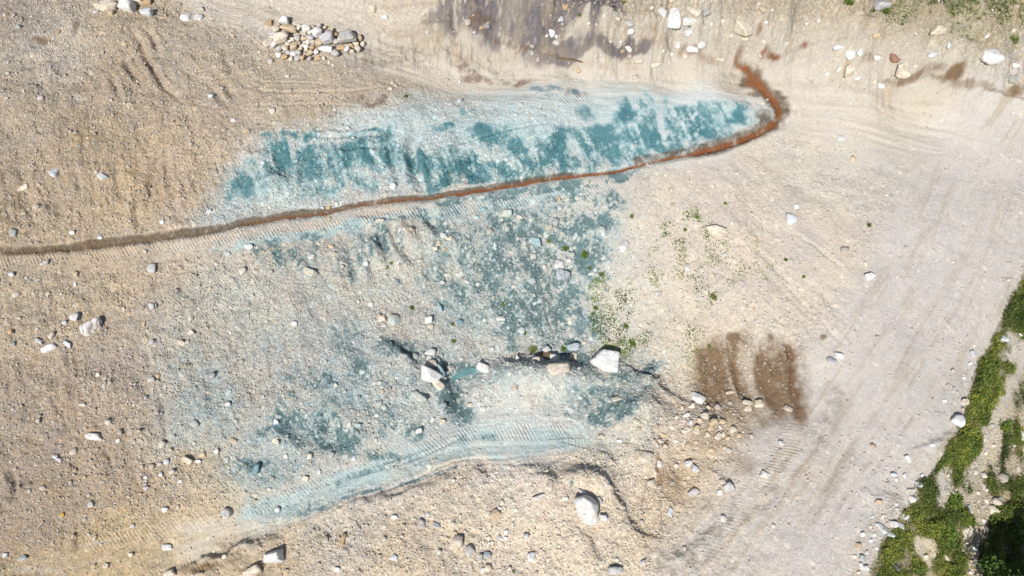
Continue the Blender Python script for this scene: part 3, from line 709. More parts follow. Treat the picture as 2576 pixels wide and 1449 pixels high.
tread(wb, bt_d, bt_s, bt_l, -0.10, 0.26, .9)
tread(wb, bt_d, bt_s, bt_l, 0.45, 0.10, .6)
TL = max(lt_l.max(), 1)
tread(wl, lt_d, lt_s, lt_l, 0.30, 0.34, .8, TL * .72, TL * 1.1)
tread(wl, lt_d, lt_s, lt_l, 0.55, 0.30, .4, TL * .35, TL * .72)
tread(wl, lt_d, lt_s, lt_l, -0.9, 0.30, .6, TL * .0, TL * .35)
tread(wl, lt_d, lt_s, lt_l, 0.8, 0.30, .6, TL * .05, TL * .3)
RL = rd_l.max()
tread(wr, rd_d, rd_s, rd_l, 1.9, 0.32, .30, RL * .66, RL)
tread(wr, rd_d, rd_s, rd_l, 2.9, 0.5, .5, RL * .80, RL)
tread(wr, rd_d, rd_s, rd_l, -2.3, 0.5, .30, RL * .72, RL)
for pts, hw, am in [([(1040, 170), (1100, 200), (1130, 240)], .25, .4), ([(1420, 250), (1520, 240), (1600, 262)], .25, .6), ([(1330, 312), (1400, 330), (1480, 350)], .22, .5),
                    ([(690, 298), (900, 285), (1060, 262)], .2, .4), ([(1380, 500), (1480, 485), (1560, 462)], .25, .7), ([(1420, 1130), (1500, 1150), (1560, 1185)], .28, .5), ([(1320, 1085), (1400, 1095), (1470, 1120)], .26, .5)]:
    P = smooth_line([at(*p) for p in pts]); w = linewin(P, 1)
    d, s, l, _ = polydist(w, P, .03)
    tread(w, d, s, l, 0, hw, am)
# the seep has cut a shallow channel
for P_ in (S1[3:14], S1[12:], S2):
    trench(P_, .16, .13, .06)
# wheel grooves
for pts, wd, dp in [([(880, 1262), (1000, 1222), (1150, 1160), (1290, 1150)], .06, .05), ([(870, 1205), (1010, 1165), (1120, 1120), (1160, 1100)], .06, .05), ([(640, 230), (800, 232), (960, 222)], .06, .07), ([(620, 265), (800, 262), (900, 268)], .06, .06), ([(640, 205), (760, 208), (860, 218)], .05, .05),
                    ([(1060, 380), (1250, 330), (1400, 310)], .06, .05), ([(730, 345), (900, 345), (1000, 335)], .1, .10), ([(830, 378), (980, 372)], .1, .10)]:
    trench(pts, wd, dp, .05)


# ------------------------------------------------------------------ mesh of the ground
def grid_mesh(name, H, X, Y):
    ny, nx = H.shape
    me = bpy.data.meshes.new(name)
    co = np.stack([X, Y, H], -1).reshape(-1, 3).astype(np.float32)
    idx = np.arange(ny * nx, dtype=np.int32).reshape(ny, nx)
    q = np.stack([idx[:-1, :-1], idx[:-1, 1:], idx[1:, 1:], idx[1:, :-1]], -1).reshape(-1, 4)
    me.vertices.add(len(co)); me.vertices.foreach_set('co', co.ravel())
    me.loops.add(q.size); me.loops.foreach_set('vertex_index', q.ravel())
    me.polygons.add(len(q)); me.polygons.foreach_set('loop_start', np.arange(0, q.size, 4, dtype=np.int32))
    me.polygons.foreach_set('use_smooth', np.ones(len(q), bool))
    me.update(calc_edges=True)
    return me


def fattr(me, name, v):
    a = me.attributes.new(name, 'FLOAT', 'POINT')
    a.data.foreach_set('value', np.ascontiguousarray(v, np.float32).ravel())


def cattr(me, name, rgb):
    a = me.attributes.new(name, 'FLOAT_COLOR', 'POINT')
    rgb = rgb.reshape(-1, 3)
    a.data.foreach_set('color', np.concatenate([rgb, np.ones((len(rgb), 1))], 1).astype(np.float32).ravel())


class N:
    """small node-tree writer"""
    def __init__(s, name):
        s.m = bpy.data.materials.new(name); s.m.use_nodes = True
        s.t = s.m.node_tree
        s.b = s.t.nodes['Principled BSDF']

    def n(s, typ, ins=None, **kw):
        nd = s.t.nodes.new(typ)
        for k, v in kw.items():
            setattr(nd, k, v)
        for k, v in (ins or {}).items():
            if isinstance(v, bpy.types.NodeSocket):
                s.t.links.new(v, nd.inputs[k])
            else:
                nd.inputs[k].default_value = v
        return nd

    def math(s, op, a, b=0.0, c=0.0, clamp=False):
        return s.n('ShaderNodeMath', {0: a, 1: b, 2: c}, operation=op, use_clamp=clamp).outputs[0]

    def mix(s, f, a, b, blend='MIX'):
        nd = s.n('ShaderNodeMix', {0: f, 6: a, 7: b}, data_type='RGBA', blend_type=blend)
        return nd.outputs[2]

    def rng(s, v, a, b, c, d):
        return s.n('ShaderNodeMapRange', {0: v, 1: a, 2: b, 3: c, 4: d}).outputs[0]

    def link(s, a, b):
        s.t.links.new(a, b)


def ground_material():
    N_ = N('quarry soil')
    pos = N_.n('ShaderNodeNewGeometry').outputs['Position']
    col = N_.n('ShaderNodeAttribute', attribute_name='soil').outputs['Color']
    ro = N_.n('ShaderNodeAttribute', attribute_name='rough').outputs['Fac']
    wet = N_.n('ShaderNodeAttribute', attribute_name='wet').outputs['Fac']
    ts = N_.n('ShaderNodeAttribute', attribute_name='tread_run').outputs['Fac']
    ta = N_.n('ShaderNodeAttribute', attribute_name='tread').outputs['Fac']
    warpn = N_.n('ShaderNodeTexNoise', {'Vector': pos, 'Scale': 9.0, 'Detail': 3.0}).outputs['Color']
    wp = N_.n('ShaderNodeVectorMath', {0: warpn, 1: (0.07, 0.07, 0.07)}, operation='MULTIPLY').outputs[0]
    pw = N_.n('ShaderNodeVectorMath', {0: pos, 1: wp}, operation='ADD').outputs[0]
    v1 = N_.n('ShaderNodeTexVoronoi', {'Vector': pw, 'Scale': 15.0, 'Randomness': 1.0})
    v2 = N_.n('ShaderNodeTexVoronoi', {'Vector': pw, 'Scale': 34.0, 'Randomness': 1.0})
    sep1 = N_.n('ShaderNodeSeparateColor', {0: v1.outputs['Color']})
    sep2 = N_.n('ShaderNodeSeparateColor', {0: v2.outputs['Color']})
    k1 = N_.rng(sep1.outputs[0], 0, 1, 0.74, 1.22)
    k2 = N_.rng(sep2.outputs[0], 0, 1, 0.80, 1.20)
    k = N_.math('MULTIPLY', k1, k2)
    # how much of that shows follows the coarseness of the ground
    kk = N_.math('MULTIPLY_ADD', N_.math('SUBTRACT', k, 1.0), N_.rng(ro, 0, 1, 0.22, 1.1), 1.0)
    nz = N_.n('ShaderNodeTexNoise', {'Vector': pos, 'Scale': 28.0, 'Detail': 5.0, 'Roughness': 0.7}).outputs['Fac']
    kn = N_.rng(nz, 0.25, 0.75, 0.90, 1.10)
    kk = N_.math('MULTIPLY', kk, kn)
    comb = N_.n('ShaderNodeCombineColor', {0: kk, 1: kk, 2: kk}).outputs[0]
    c = N_.mix(1.0, col, comb, 'MULTIPLY')
    # warm and cold pebbles
    warm = N_.mix(sep1.outputs[1], (1.10, 1.0, 0.86, 1), (0.94, 1.0, 1.08, 1))
    c2 = N_.mix(N_.rng(ro, 0, 1, 0.2, 1.0), c, N_.mix(1.0, c, warm, 'MULTIPLY'))
    al = N_.n('ShaderNodeCombineColor', {0: ALB, 1: ALB, 2: ALB}).outputs[0]
    c3 = N_.mix(1.0, c2, al, 'MULTIPLY')
    N_.link(c3, N_.b.inputs['Base Color'])
    N_.link(N_.rng(wet, 0, 1, 0.95, 0.70), N_.b.inputs['Roughness'])
    N_.b.inputs['Specular IOR Level'].default_value = 0.25
    h1 = N_.math('MULTIPLY', N_.math('SUBTRACT', 1.0, N_.math('MULTIPLY', v1.outputs['Distance'], 1.2)), 0.030)
    h1 = N_.math('MULTIPLY', h1, sep1.outputs[2])
    h2 = N_.math('MULTIPLY', N_.math('SUBTRACT', 1.0, v2.outputs['Distance']), 0.012)
    h = N_.math('ADD', h1, h2)
    n3 = N_.n('ShaderNodeTexNoise', {'Vector': pos, 'Scale': 5.0, 'Detail': 7.0, 'Roughness': 0.7}).outputs['Fac']
    h = N_.math('MULTIPLY', h, N_.rng(ro, 0, 1, 0.10, 1.25))
    h = N_.math('ADD', h, N_.math('MULTIPLY', n3, N_.rng(ro, 0, 1, 0.03, 0.09)))
    bars = N_.math('SINE', N_.math('MULTIPLY', ts, 2 * math.pi / 0.15))
    bn = N_.rng(N_.n('ShaderNodeTexNoise', {'Vector': pos, 'Scale': 1.2, 'Detail': 3.0}).outputs['Fac'], 0.4, 0.6, 0.2, 1.0)
    tb = N_.math('MULTIPLY', N_.math('MULTIPLY', N_.math('MULTIPLY', bars, ta), 0.016), bn)
    h = N_.math('ADD', h, tb)
    bump = N_.n('ShaderNodeBump', {'Height': h, 'Strength': 1.0, 'Distance': 1.0})
    N_.link(bump.outputs[0], N_.b.inputs['Normal'])
    return N_.m


GM = ground_material()
gme = grid_mesh('ground', H, XX, YY)
cattr(gme, 'soil', COLR)
fattr(gme, 'rough', rough); fattr(gme, 'wet', WET); fattr(gme, 'tread_run', TS); fattr(gme, 'tread', TA)
gme.materials.append(GM)
ground = bpy.data.objects.new('ground', gme)
COL.objects.link(ground)
ground['kind'] = 'structure'
ground['label'] = 'pale quarry ground with dirt tracks, a rust red seep and blue green mineral stains'

iy0 = int(np.searchsorted(ys, Y0 - 1e-6)); ix0 = int(np.searchsorted(xs, X0 - 1e-6))
HD = H[iy0:iy0 + len(gy), ix0:ix0 + len(gx)]
CD = COLR[iy0:iy0 + len(gy), ix0:ix0 + len(gx)]


def hgt(x, y):
    return bil(HD, X0, Y0, SP, np.asarray(x, float), np.asarray(y, float))


def soil(x, y):
    return np.stack([bil(CD[..., k], X0, Y0, SP, np.asarray(x, float), np.asarray(y, float)) for k in range(3)], -1)


def fieldat(F, x, y):
    return bil(F[iy0:iy0 + len(gy), ix0:ix0 + len(gx)], X0, Y0, SP, np.asarray(x, float), np.asarray(y, float))


#@@OBJECTS@@
# ------------------------------------------------------------------ rocks
def ico(level):
    bm = bmesh.new(); bmesh.ops.create_icosphere(bm, subdivisions=level, radius=1.0)
    v = np.array([p.co[:] for p in bm.verts]); f = np.array([[q.index for q in p.verts] for p in bm.faces], np.int32)
    bm.free()
    v /= np.linalg.norm(v, axis=1, keepdims=True)
    return v, f


ICO = {k: ico(k) for k in (1, 2, 3, 4)}


def facet_radius(v, r, nplanes, lo, hi, p):
    """a blocky quarry stone: six rough sides plus broken corners"""
    ax = np.concatenate([np.eye(3), -np.eye(3)]) + r.normal(size=(6, 3)) * .26
    if nplanes > 13:
        ax = r.normal(size=(6, 3))
    ex = r.normal(size=(nplanes - 4, 3))
    n = np.concatenate([ax, ex]); n /= np.linalg.norm(n, axis=1, keepdims=True)
    c = np.append(r.uniform(lo + .02, max(hi - .1, lo + .06), 6), r.uniform(lo + .1 if lo > .7 else lo + .25, hi + .14, len(ex)))
    t_ = r.normal(size=3) * .2; t_[2] = 1; t_ /= np.linalg.norm(t_)
    n = np.concatenate([n, [t_, [0, 0, -1]]]); c = np.append(c, [r.uniform(.5, .68), .9])
    d = np.clip(v @ n.T, 0, None) / c
    return ((d ** p).sum(1) + (1 / 1.4) ** p) ** (-1 / p)


def rock_verts(seed, level, nplanes=9, lo=0.55, hi=0.95, p=44, rough_=0.05):
    r = np.random.default_rng(seed)
    v, f = ICO[level]
    R = facet_radius(v, r, nplanes, lo, hi, p)
    out = v * R[:, None]
    out = out / np.abs(out).max(0) * .97
    if level >= 3:
        nz = (fbm(out[:, 0] * 1.5 + seed % 50, out[:, 1] * 1.5 + out[:, 2] * 1.1, 1.2, 4, 60 + seed % 7, .6) + fbm(out[:, 2] * 1.5 + seed % 31, out[:, 1] * 1.7 - out[:, 0], 1.4, 4, 71, .6))
        rid_ = np.abs(fbm(out[:, 0] + seed % 13, out[:, 2] * 1.6 + out[:, 1] * .7, 1.6, 3, 80 + seed % 5))
        out = out * (1 + nz * rough_ * 2.4 - np.clip(.06 - rid_, 0, 1)[..., ] * 1.1)[:, None]
    return out, f


def mesh_from(name, v, f, smooth=False):
    me = bpy.data.meshes.new(name)
    me.vertices.add(len(v)); me.vertices.foreach_set('co', np.ascontiguousarray(v, np.float32).ravel())
    n = f.shape[1]
    me.loops.add(f.size); me.loops.foreach_set('vertex_index', np.ascontiguousarray(f, np.int32).ravel())
    me.polygons.add(len(f)); me.polygons.foreach_set('loop_start', np.arange(0, f.size, n, dtype=np.int32))
    if smooth:
        me.polygons.foreach_set('use_smooth', np.ones(len(f), bool))
    me.update(calc_edges=True)
    return me


def rock_material(name, stripe=False, tan=0.35, blue=0.0):
    N_ = N(name)
    base = N_.n('ShaderNodeObjectInfo')
    gp = N_.n('ShaderNodeNewGeometry')
    pos = gp.outputs['Position']
    nrm = gp.outputs['Normal']
    n1 = N_.n('ShaderNodeTexNoise', {'Vector': pos, 'Scale': 2.6, 'Detail': 6.0, 'Roughness': 0.65, 'Distortion': 0.6}).outputs['Fac']
    n2 = N_.n('ShaderNodeTexNoise', {'Vector': pos, 'Scale': 16.0, 'Detail': 5.0, 'Roughness': 0.7}).outputs['Fac']
    f = N_.math('MULTIPLY', N_.rng(n1, .3, .7, .80, 1.12), N_.rng(n2, .3, .7, .80, 1.12))
    c = N_.mix(1.0, base.outputs['Color'], N_.n('ShaderNodeCombineColor', {0: f, 1: f, 2: f}).outputs[0], 'MULTIPLY')
    n4 = N_.n('ShaderNodeTexNoise', {'Vector': pos, 'Scale': 1.7, 'Detail': 5.0, 'Roughness': 0.6, 'Distortion': 1.0}).outputs['Fac']
    c = N_.mix(N_.math('MULTIPLY', N_.rng(n4, .52, .66, 0, 1), tan), c, (0.46, 0.34, 0.19, 1))
    if stripe:
        w = N_.n('ShaderNodeTexWave', {'Vector': pos, 'Scale': 1.5, 'Distortion': 9.0, 'Detail': 4.0, 'Detail Scale': 1.6}).outputs['Fac']
        c = N_.mix(N_.rng(w, .45, .75, 0, .65), c, (0.20, 0.11, 0.07, 1) if stripe == 'brown' else (0.16, 0.22, 0.22, 1))
    # fine cracks
    vc = N_.n('ShaderNodeTexVoronoi', {'Vector': N_.n('ShaderNodeVectorMath', {0: pos, 1: N_.n('ShaderNodeTexNoise', {'Vector': pos, 'Scale': 3.0, 'Detail': 3.0}).outputs['Color']}, operation='ADD').outputs[0], 'Scale': 2.3}, feature='DISTANCE_TO_EDGE').outputs['Distance']
    crack = N_.rng(vc, 0.0, 0.025, 1, 0)
    c = N_.mix(N_.math('MULTIPLY', crack, .35), c, (0.20, 0.17, 0.14, 1))
    if blue:
        up = N_.n('ShaderNodeSeparateXYZ', {0: nrm}).outputs[2]
        b = N_.math('MULTIPLY', N_.rng(n1, .42, .6, 0, 1), blue)
        c = N_.mix(b, c, (0.28, 0.45, 0.47, 1))
    N_.link(c, N_.b.inputs['Base Color'])
    N_.b.inputs['Roughness'].default_value = 0.85
    N_.b.inputs['Specular IOR Level'].default_value = 0.3
    h = N_.math('ADD', N_.math('MULTIPLY', n2, .022), N_.math('MULTIPLY', n1, .05))
    h = N_.math('SUBTRACT', h, N_.math('MULTIPLY', crack, .012))
    N_.link(N_.n('ShaderNodeBump', {'Height': h, 'Strength': 0.9, 'Distance': 1.0}).outputs[0], N_.b.inputs['Normal'])
    return N_.m


RM = {'plain': rock_material('pale stone'), 'brown': rock_material('brown banded stone', 'brown'), 'green': rock_material('green banded stone', 'green', 0.0), 'blue': rock_material('stone dusted blue green', blue=.75, tan=.2),
      'clean': rock_material('clean white stone', tan=.28)}
RCOL = {'white': (240, 237, 232), 'cream': (234, 222, 200), 'tan': (218, 196, 164), 'orange': (208, 178, 140), 'grey': (208, 205, 200), 'bluegrey': (186, 191, 194), 'lilac': (206, 201, 202), 'brown': (164, 128, 102), 'red': (172, 130, 110),
        'dark': (120, 122, 126), 'teal': (186, 208, 210), 'beige': (224, 211, 192), 'slate': (108, 126, 136), 'yellow': (214, 178, 86), 'bluewhite': (226, 229, 230), 'greengrey': (176, 180, 170)}
PROTO = [mesh_from('small rock', *rock_verts(900 + i, 3, nplanes=7)) for i in range(12)]
for me in PROTO:
    me.materials.append(RM['plain'])
nrock = 0


def rock(px, py, w, h, ang, col, label, name='rock', group=None, sink=None, mat='plain', level=None, up=0.0, shape=None, seed=None, cat=None):
    global nrock
    nrock += 1
    g0 = at(px, py, hgt)
    k = mpp(g0)
    a, b = w * k * 0.56, h * k * 0.56
    level = level or (4 if max(w, h) > 48 else 3 if max(w, h) > 15 else 2)
    tilt = random.uniform(-6, 6)
    c = (a * b) ** 0.5 * random.uniform(.68, .88)
    if max(w, h) > 15 or mat != 'plain' or shape:
        vs, f = rock_verts(seed or (int(px) * 31 + int(py) * 7), level, **(shape or {}))
        lim = np.abs(vs).max(0)
        me = mesh_from(name, vs / lim, f)
        me.materials.append(RM[mat])
    else:
        me = PROTO[nrock % len(PROTO)]; lim = np.ones(3) * .95
    o = bpy.data.objects.new(name, me)
    o.scale = (a, b, c)
    s = 0.30 if sink is None else sink
    zc = c * (1 - 2 * s)
    # the centre of the stone is what the eye places
    p = at(px, py, lambda x, y: hgt(x, y) + max(zc, 0) * .9)
    o.location = (p[0], p[1], float(hgt(p[0], p[1])) + zc + up)
    o.rotation_euler = (math.radians(tilt), math.radians(random.uniform(-6, 6)), math.radians(ang))
    rgb = lin(RCOL[col]) * (0.86 if col in ('white', 'bluewhite') else 0.84) * random.uniform(.93, 1.06)
    o.color = (*[float(v) for v in rgb], 1)
    COL.objects.link(o)
    o['label'] = label; o['category'] = cat or 'rock'
    if group:
        o['group'] = group
    return o


# ---- single stones: (x, y, width, height, turn, colour, label, options)
BIG = [
    (268, 14, 62, 36, 5, 'cream', 'large cream boulder at the top edge near the left corner', dict(name='boulder', sink=.3, shape=dict(nplanes=14))),
    (318, 14, 42, 34, -30, 'white', 'white boulder leaning on the large cream one at the top edge', dict(name='boulder', sink=.25)),
    (344, 2, 30, 22, 20, 'cream', 'cream rock between the leaning white boulder and an amber rock'),
    (368, 8, 26, 14, 30, 'orange', 'amber brown slab tucked right of the white and cream boulders'),
    (373, 34, 36, 24, 10, 'bluewhite', 'jagged bluish white rock just below the amber brown slab', dict(mat='clean')),
    (467, 44, 28, 21, 0, 'white', 'rounded white rock alone to the right of the jagged bluish white one', dict(mat='clean')),
    (243, 29, 16, 12, 0, 'lilac', 'grey rock at the lower left foot of the large cream boulder'),
    (280, 32, 14, 14, 0, 'tan', 'small tan rock below the middle of the large cream boulder'),
    (506, 22, 16, 12, 0, 'grey', 'small grey rock above a grey slab near the top left road'),
    (500, 42, 28, 12, 10, 'lilac', 'low grey slab right of the rounded white rock at the top'),
    (147, 80, 13, 12, 0, 'orange', 'orange brown stone on the pale furrowed track at top left'),
    (48, 68, 17, 13, 0, 'greengrey', 'green grey stone above the furrowed track near the left edge'),
    (677, 109, 26, 20, 35, 'beige', 'pale rock standing apart left of the heaped rock pile'),
    (677, 57, 18, 14, 0, 'orange', 'orange tan rock standing apart above left of the heaped rock pile'),
    (138, 435, 19, 26, 0, 'bluewhite', 'flat bluish white stone, left one of two in the left gravel', dict(sink=.45, mat='clean')),
    (257, 444, 24, 18, -35, 'bluewhite', 'flat bluish white stone, right one of two in the left gravel', dict(sink=.45, mat='clean')),
    (60, 474, 28, 15, 25, 'cream', 'cream half buried rock below left of the flat bluish stones', dict(sink=.45)),
    (587, 302, 16, 8, 0, 'white', 'thin white stone on the gravel left of the blue green slope'),
    (530, 242, 15, 9, 0, 'bluewhite', 'small flat white stone on the gravel below the isolated pile rock', dict(sink=.45)),
    (620, 330, 18, 9, 20, 'tan', 'tan stone at the upper left corner of the blue green slope'),
    (939, 23, 24, 15, -25, 'cream', 'cream rock on the upper road edge above the rock pile'),
    (966, 42, 17, 10, 0, 'white', 'small white rock on the upper road edge right of the cream one'),
    (1214, 95, 14, 10, 0, 'orange', 'orange stone on the rubble lip under the tan bank'),
    (1422, 18, 16, 15, 0, 'orange', 'round orange tan rock beside the dark soil at the top edge'),
    (1412, 48, 15, 16, 0, 'bluewhite', 'bluish white rock below the round orange tan one'),
    (1696, 38, 36, 52, -8, 'white', 'tall white boulder with a green weed at its foot at the top edge', dict(name='boulder', mat='clean')),
    (1666, 32, 18, 30, 40, 'white', 'narrow white rock leaning against the left of the tall white boulder', dict(mat='clean')),
    (1389, 78, 17, 28, 5, 'white', 'upright white rock at the right side of the dark soil fan', dict(mat='clean')),
    (1582, 62, 24, 22, 40, 'grey', 'pale grey rock half sunk in the tan bank left of the tall white boulder'),
    (1586, 80, 16, 13, 0, 'white', 'small white rock under the pale grey one in the tan bank'),
    (1582, 127, 12, 18, 30, 'white', 'white rock low on the tan bank beside a dark crack'),
    (1706, 112, 18, 22, 0, 'white', 'white rock half sunk below the tall white boulder', dict(sink=.4)),
    (1646, 162, 30, 12, 0, 'cream', 'long low cream rock at the upper edge of the road', dict(sink=.4)),
    (1609, 153, 24, 12, 0, 'beige', 'low beige rock left of the long cream one at the road edge', dict(sink=.4)),
    (1747, 28, 40, 26, -35, 'cream', 'cream boulder to the right of the tall white boulder', dict(sink=.35)),
    (1737, 53, 44, 18, 5, 'white', 'wide white rock with a weed on it below the cream boulder', dict(sink=.35)),
    (1730, 80, 22, 18, 0, 'bluewhite', 'bluish white rock under the wide white one', dict(sink=.4)),
    (1775, 28, 20, 28, 10, 'grey', 'pale grey rock right of the cream boulder at the top', dict(sink=.4)),
    (1868, 67, 62, 36, -52, 'cream', 'big slanting cream and white boulder alone on the upper right bank', dict(name='boulder', sink=.25, mat='clean', shape=dict(nplanes=12))),
    (1852, 122, 18, 24, 15, 'bluegrey', 'blue grey rock just above the start of the rusty seep'),
    (1764, 113, 20, 15, 0, 'white', 'white rock above the two low rocks by the road edge'),
    (1740, 137, 34, 17, -10, 'white', 'long white rock lying at the foot of the upper bank'),
    (1722, 142, 16, 12, 0, 'cream', 'small cream rock touching the left end of the long white rock'),
    (1814, 150, 22, 12, -20, 'beige', 'beige rock between the long white rock and the rusty seep'),
    (2221, 12, 40, 28, 0, 'lilac', 'lilac grey boulder with white veins at the top edge', dict(name='boulder')),
    (2154, 113, 22, 30, 20, 'white', 'pointed white rock in the middle of the upper right bank', dict(mat='clean')),
    (2164, 132, 15, 18, -30, 'bluewhite', 'bluish white rock just below the pointed white one'),
    (2251, 140, 15, 30, 35, 'red', 'reddish brown rock on the upper right bank'),
    (2271, 178, 32, 44, -20, 'cream', 'large cream rock directly below the reddish brown rock', dict(name='boulder', sink=.25)),
    (2137, 175, 34, 30, 20, 'cream', 'broad cream rock at the bank foot left of the reddish brown rock'),
    (2110, 173, 14, 17, 0, 'white', 'small white rock touching the left of the broad cream rock'),
    (2157, 197, 15, 10, 0, 'white', 'small white rock below the broad cream rock at the bank foot'),
    (2104, 132, 26, 9, 0, 'bluewhite', 'thin bluish white slab up the bank from the broad cream rock'),
    (2487, 140, 46, 46, 0, 'white', 'large square white and grey boulder near the right edge of the upper bank', dict(name='boulder', mat='plain', sink=.3)),
    (2554, 163, 26, 12, 10, 'white', 'white stone at the right edge beside the square boulder'),
    (2387, 113, 12, 16, 0, 'bluewhite', 'small bluish stone left of the square white and grey boulder'),
    (2364, 75, 40, 18, 0, 'cream', 'flat cream rock sunk in the bank below the grass tufts', dict(sink=.5)),
    (2547, 197, 20, 26, 0, 'greengrey', 'grey rock sunk in the bank below the square boulder', dict(sink=.5)),
    (2347, 137, 22, 10, 20, 'bluewhite', 'chalky bluish patch of stone on the rounded earth mound', dict(sink=.5)),
    (2214, 215, 20, 10, -30, 'white', 'white stone at the left end of the wet ditch line'),
    (2207, 83, 18, 14, 0, 'tan', 'tan stone half sunk in the bank under the lilac grey boulder', dict(sink=.5)),
    (33, 586, 16, 18, 0, 'greengrey', 'grey rock above the left end of the wet brown seep'),
    (183, 585, 14, 12, 0, 'white', 'white rock with a tan one under it above the wet seep'),
    (252, 598, 12, 9, 0, 'bluewhite', 'bluish white stone touching the wet brown seep'),
    (408, 559, 12, 10, 0, 'white', 'white stone above the seep at the end of the tan gravel'),
    (527, 533, 14, 11, 30, 'bluewhite', 'bluish stone at the lower left corner of the blue green slope'),
    (826, 523, 13, 9, 0, 'orange', 'orange tan stone sitting in the rusty seep'),
    (113, 663, 22, 12, 20, 'grey', 'grey slab under the wheel track near the left edge'),
    (30, 690, 16, 12, 0, 'bluewhite', 'bluish white rock below the wheel track at the left edge'),
    (190, 688, 18, 14, -30, 'tan', 'tan rock right of the grey slab under the wheel track'),
    (190, 716, 9, 15, 20, 'white', 'narrow white stone below the tan rock of the left slope'),
    (382, 675, 19, 22, 0, 'bluewhite', 'bluish white block casting a dark shadow under the wheel track'),
    (382, 770, 16, 20, 0, 'bluewhite', 'bluish white rock in open gravel below the one under the wheel track'),
    (188, 799, 20, 18, 0, 'white', 'white rock above the brown and white banded rock'),
    (163, 811, 12, 12, 0, 'lilac', 'small pale rock left of the white one above the banded rock'),
    (230, 825, 52, 25, 35, 'white', 'brown and white banded rock in the left gravel', dict(mat='brown', sink=.3)),
    (125, 876, 36, 15, 28, 'white', 'white rock with an orange end below left of the banded rock', dict(sink=.4)),
    (168, 865, 24, 12, -20, 'bluewhite', 'low bluish white rock between two white slabs near the left edge', dict(sink=.4)),
    (98, 858, 24, 8, -30, 'white', 'thin white slab left of the white rock with an orange end'),
    (33, 865, 14, 11, 0, 'grey', 'grey stone at the left edge level with the thin white slab'),
    (27, 835, 12, 12, 0, 'orange', 'orange stone at the left edge above a grey stone'),
    (480, 836, 18, 13, 0, 'cream', 'cream rock at the left border of the pale blue wash'),
    (460, 863, 25, 11, -30, 'cream', 'slanting cream slab below the cream rock of the pale blue wash'),
    (363, 816, 8, 15, 0, 'tan', 'narrow tan stone right of the banded rock'),
    (382, 861, 16, 12, 0, 'lilac', 'lilac grey stone below the narrow tan one'),
    (742, 815, 14, 12, 0, 'white', 'white stone alone in the middle of the pale blue wash'),
    (397, 945, 13, 14, 0, 'tan', 'tan rock beside a flat grey rock in the left gravel'),
    (383, 955, 20, 12, 0, 'grey', 'flat grey rock touching the tan one in the left gravel'),
    (247, 943, 11, 10, 0, 'cream', 'cream stone left of the tan and grey pair'),
    (627, 620, 20, 16, 30, 'bluewhite', 'bluish rock beneath the wheel track on the pale blue ground'),
    (574, 638, 17, 13, 20, 'bluewhite', 'squarish bluish white slab below the wheel track', dict(sink=.42)),
    (784, 646, 18, 10, 0, 'bluewhite', 'bluish white stone left of a dark blue green patch'),
    (834, 620, 15, 11, -20, 'tan', 'tan rock at the start of the blue green gullies'),
    (780, 684, 36, 22, -25, 'cream', 'broad cream rock dusted blue green under the gullies', dict(mat='blue', sink=.42)),
    (956, 555, 22, 9, 20, 'beige', 'flat beige rock on the bench edge above the gullies'),
    (1217, 526, 15, 10, 0, 'teal', 'blue green dusted rock on the bench edge', dict(mat='blue')),
    (1199, 546, 11, 11, 0, 'teal', 'round pale blue stone left of the big bench edge rock'),
    (1272, 538, 30, 20, 15, 'cream', 'big cream and blue rock on the bench edge', dict(mat='blue')),
    (1307, 546, 17, 8, -20, 'beige', 'thin beige slab right of the big bench edge rock'),
    (1237, 518, 10, 10, 0, 'bluegrey', 'small blue grey stone above the big bench edge rock'),
    (1407, 500, 9, 18, 10, 'tan', 'upright tan stone with a shadow on the bench below the seep'),
    (1116, 593, 20, 13, -20, 'bluewhite', 'bluish white slab at the top of a tumbled rock cluster'),
    (1104, 613, 14, 17, 0, 'beige', 'beige rock in the middle of the tumbled rock cluster'),
    (1132, 600, 20, 12, 20, 'cream', 'cream rock at the right of the tumbled rock cluster', dict(sink=.4)),
    (1095, 625, 14, 12, 0, 'cream', 'low cream rock at the left of the tumbled rock cluster'),
    (1117, 626, 12, 17, -20, 'tan', 'tan rock at the bottom of the tumbled rock cluster'),
    (1204, 576, 8, 20, 0, 'bluegrey', 'narrow blue grey stone below the big bench edge rock'),
    (1349, 607, 29, 22, -10, 'teal', 'blue and cream rock in the upper part of the stony hollow', dict(mat='blue')),
    (1380, 571, 17, 12, 0, 'cream', 'cream rock between the bench and the blue and cream rock'),
    (1342, 645, 14, 11, 0, 'grey', 'small grey rock below the blue and cream rock'),
    (1407, 666, 28, 25, 0, 'white', 'pinkish white rock above the green grey striped rock', dict(mat='plain')),
    (1417, 694, 42, 32, -35, 'bluegrey', 'green grey striped rock in the stony hollow', dict(mat='green', sink=.3)),
    (1431, 656, 11, 8, 0, 'white', 'small white stone right of the pinkish white rock'),
    (920, 663, 14, 12, 0, 'white', 'white stone left of the blue green gullies foot'),
    (997, 710, 17, 17, 30, 'bluegrey', 'blue grey rock below the blue green gullies', dict(mat='blue')),
    (1572, 620, 22, 33, -30, 'white', 'pointed white block where the stony hollow meets the sand slope', dict(mat='clean', shape=dict(nplanes=7))),
    (1652, 741, 11, 24, -25, 'white', 'slim white rock on the sand slope', dict(mat='clean')),
    (1729, 673, 15, 23, -15, 'white', 'oval white rock higher on the sand slope', dict(mat='clean')),
    (1824, 640, 13, 12, 0, 'white', 'small round white stone right of the oval one on the sand slope', dict(mat='clean')),
    (1802, 579, 52, 22, -22, 'cream', 'long cream boulder lying on the sand slope', dict(name='boulder', mat='clean', sink=.35)),
    (1990, 551, 26, 31, 0, 'bluewhite', 'round speckled grey white rock high on the sand slope', dict(sink=.4)),
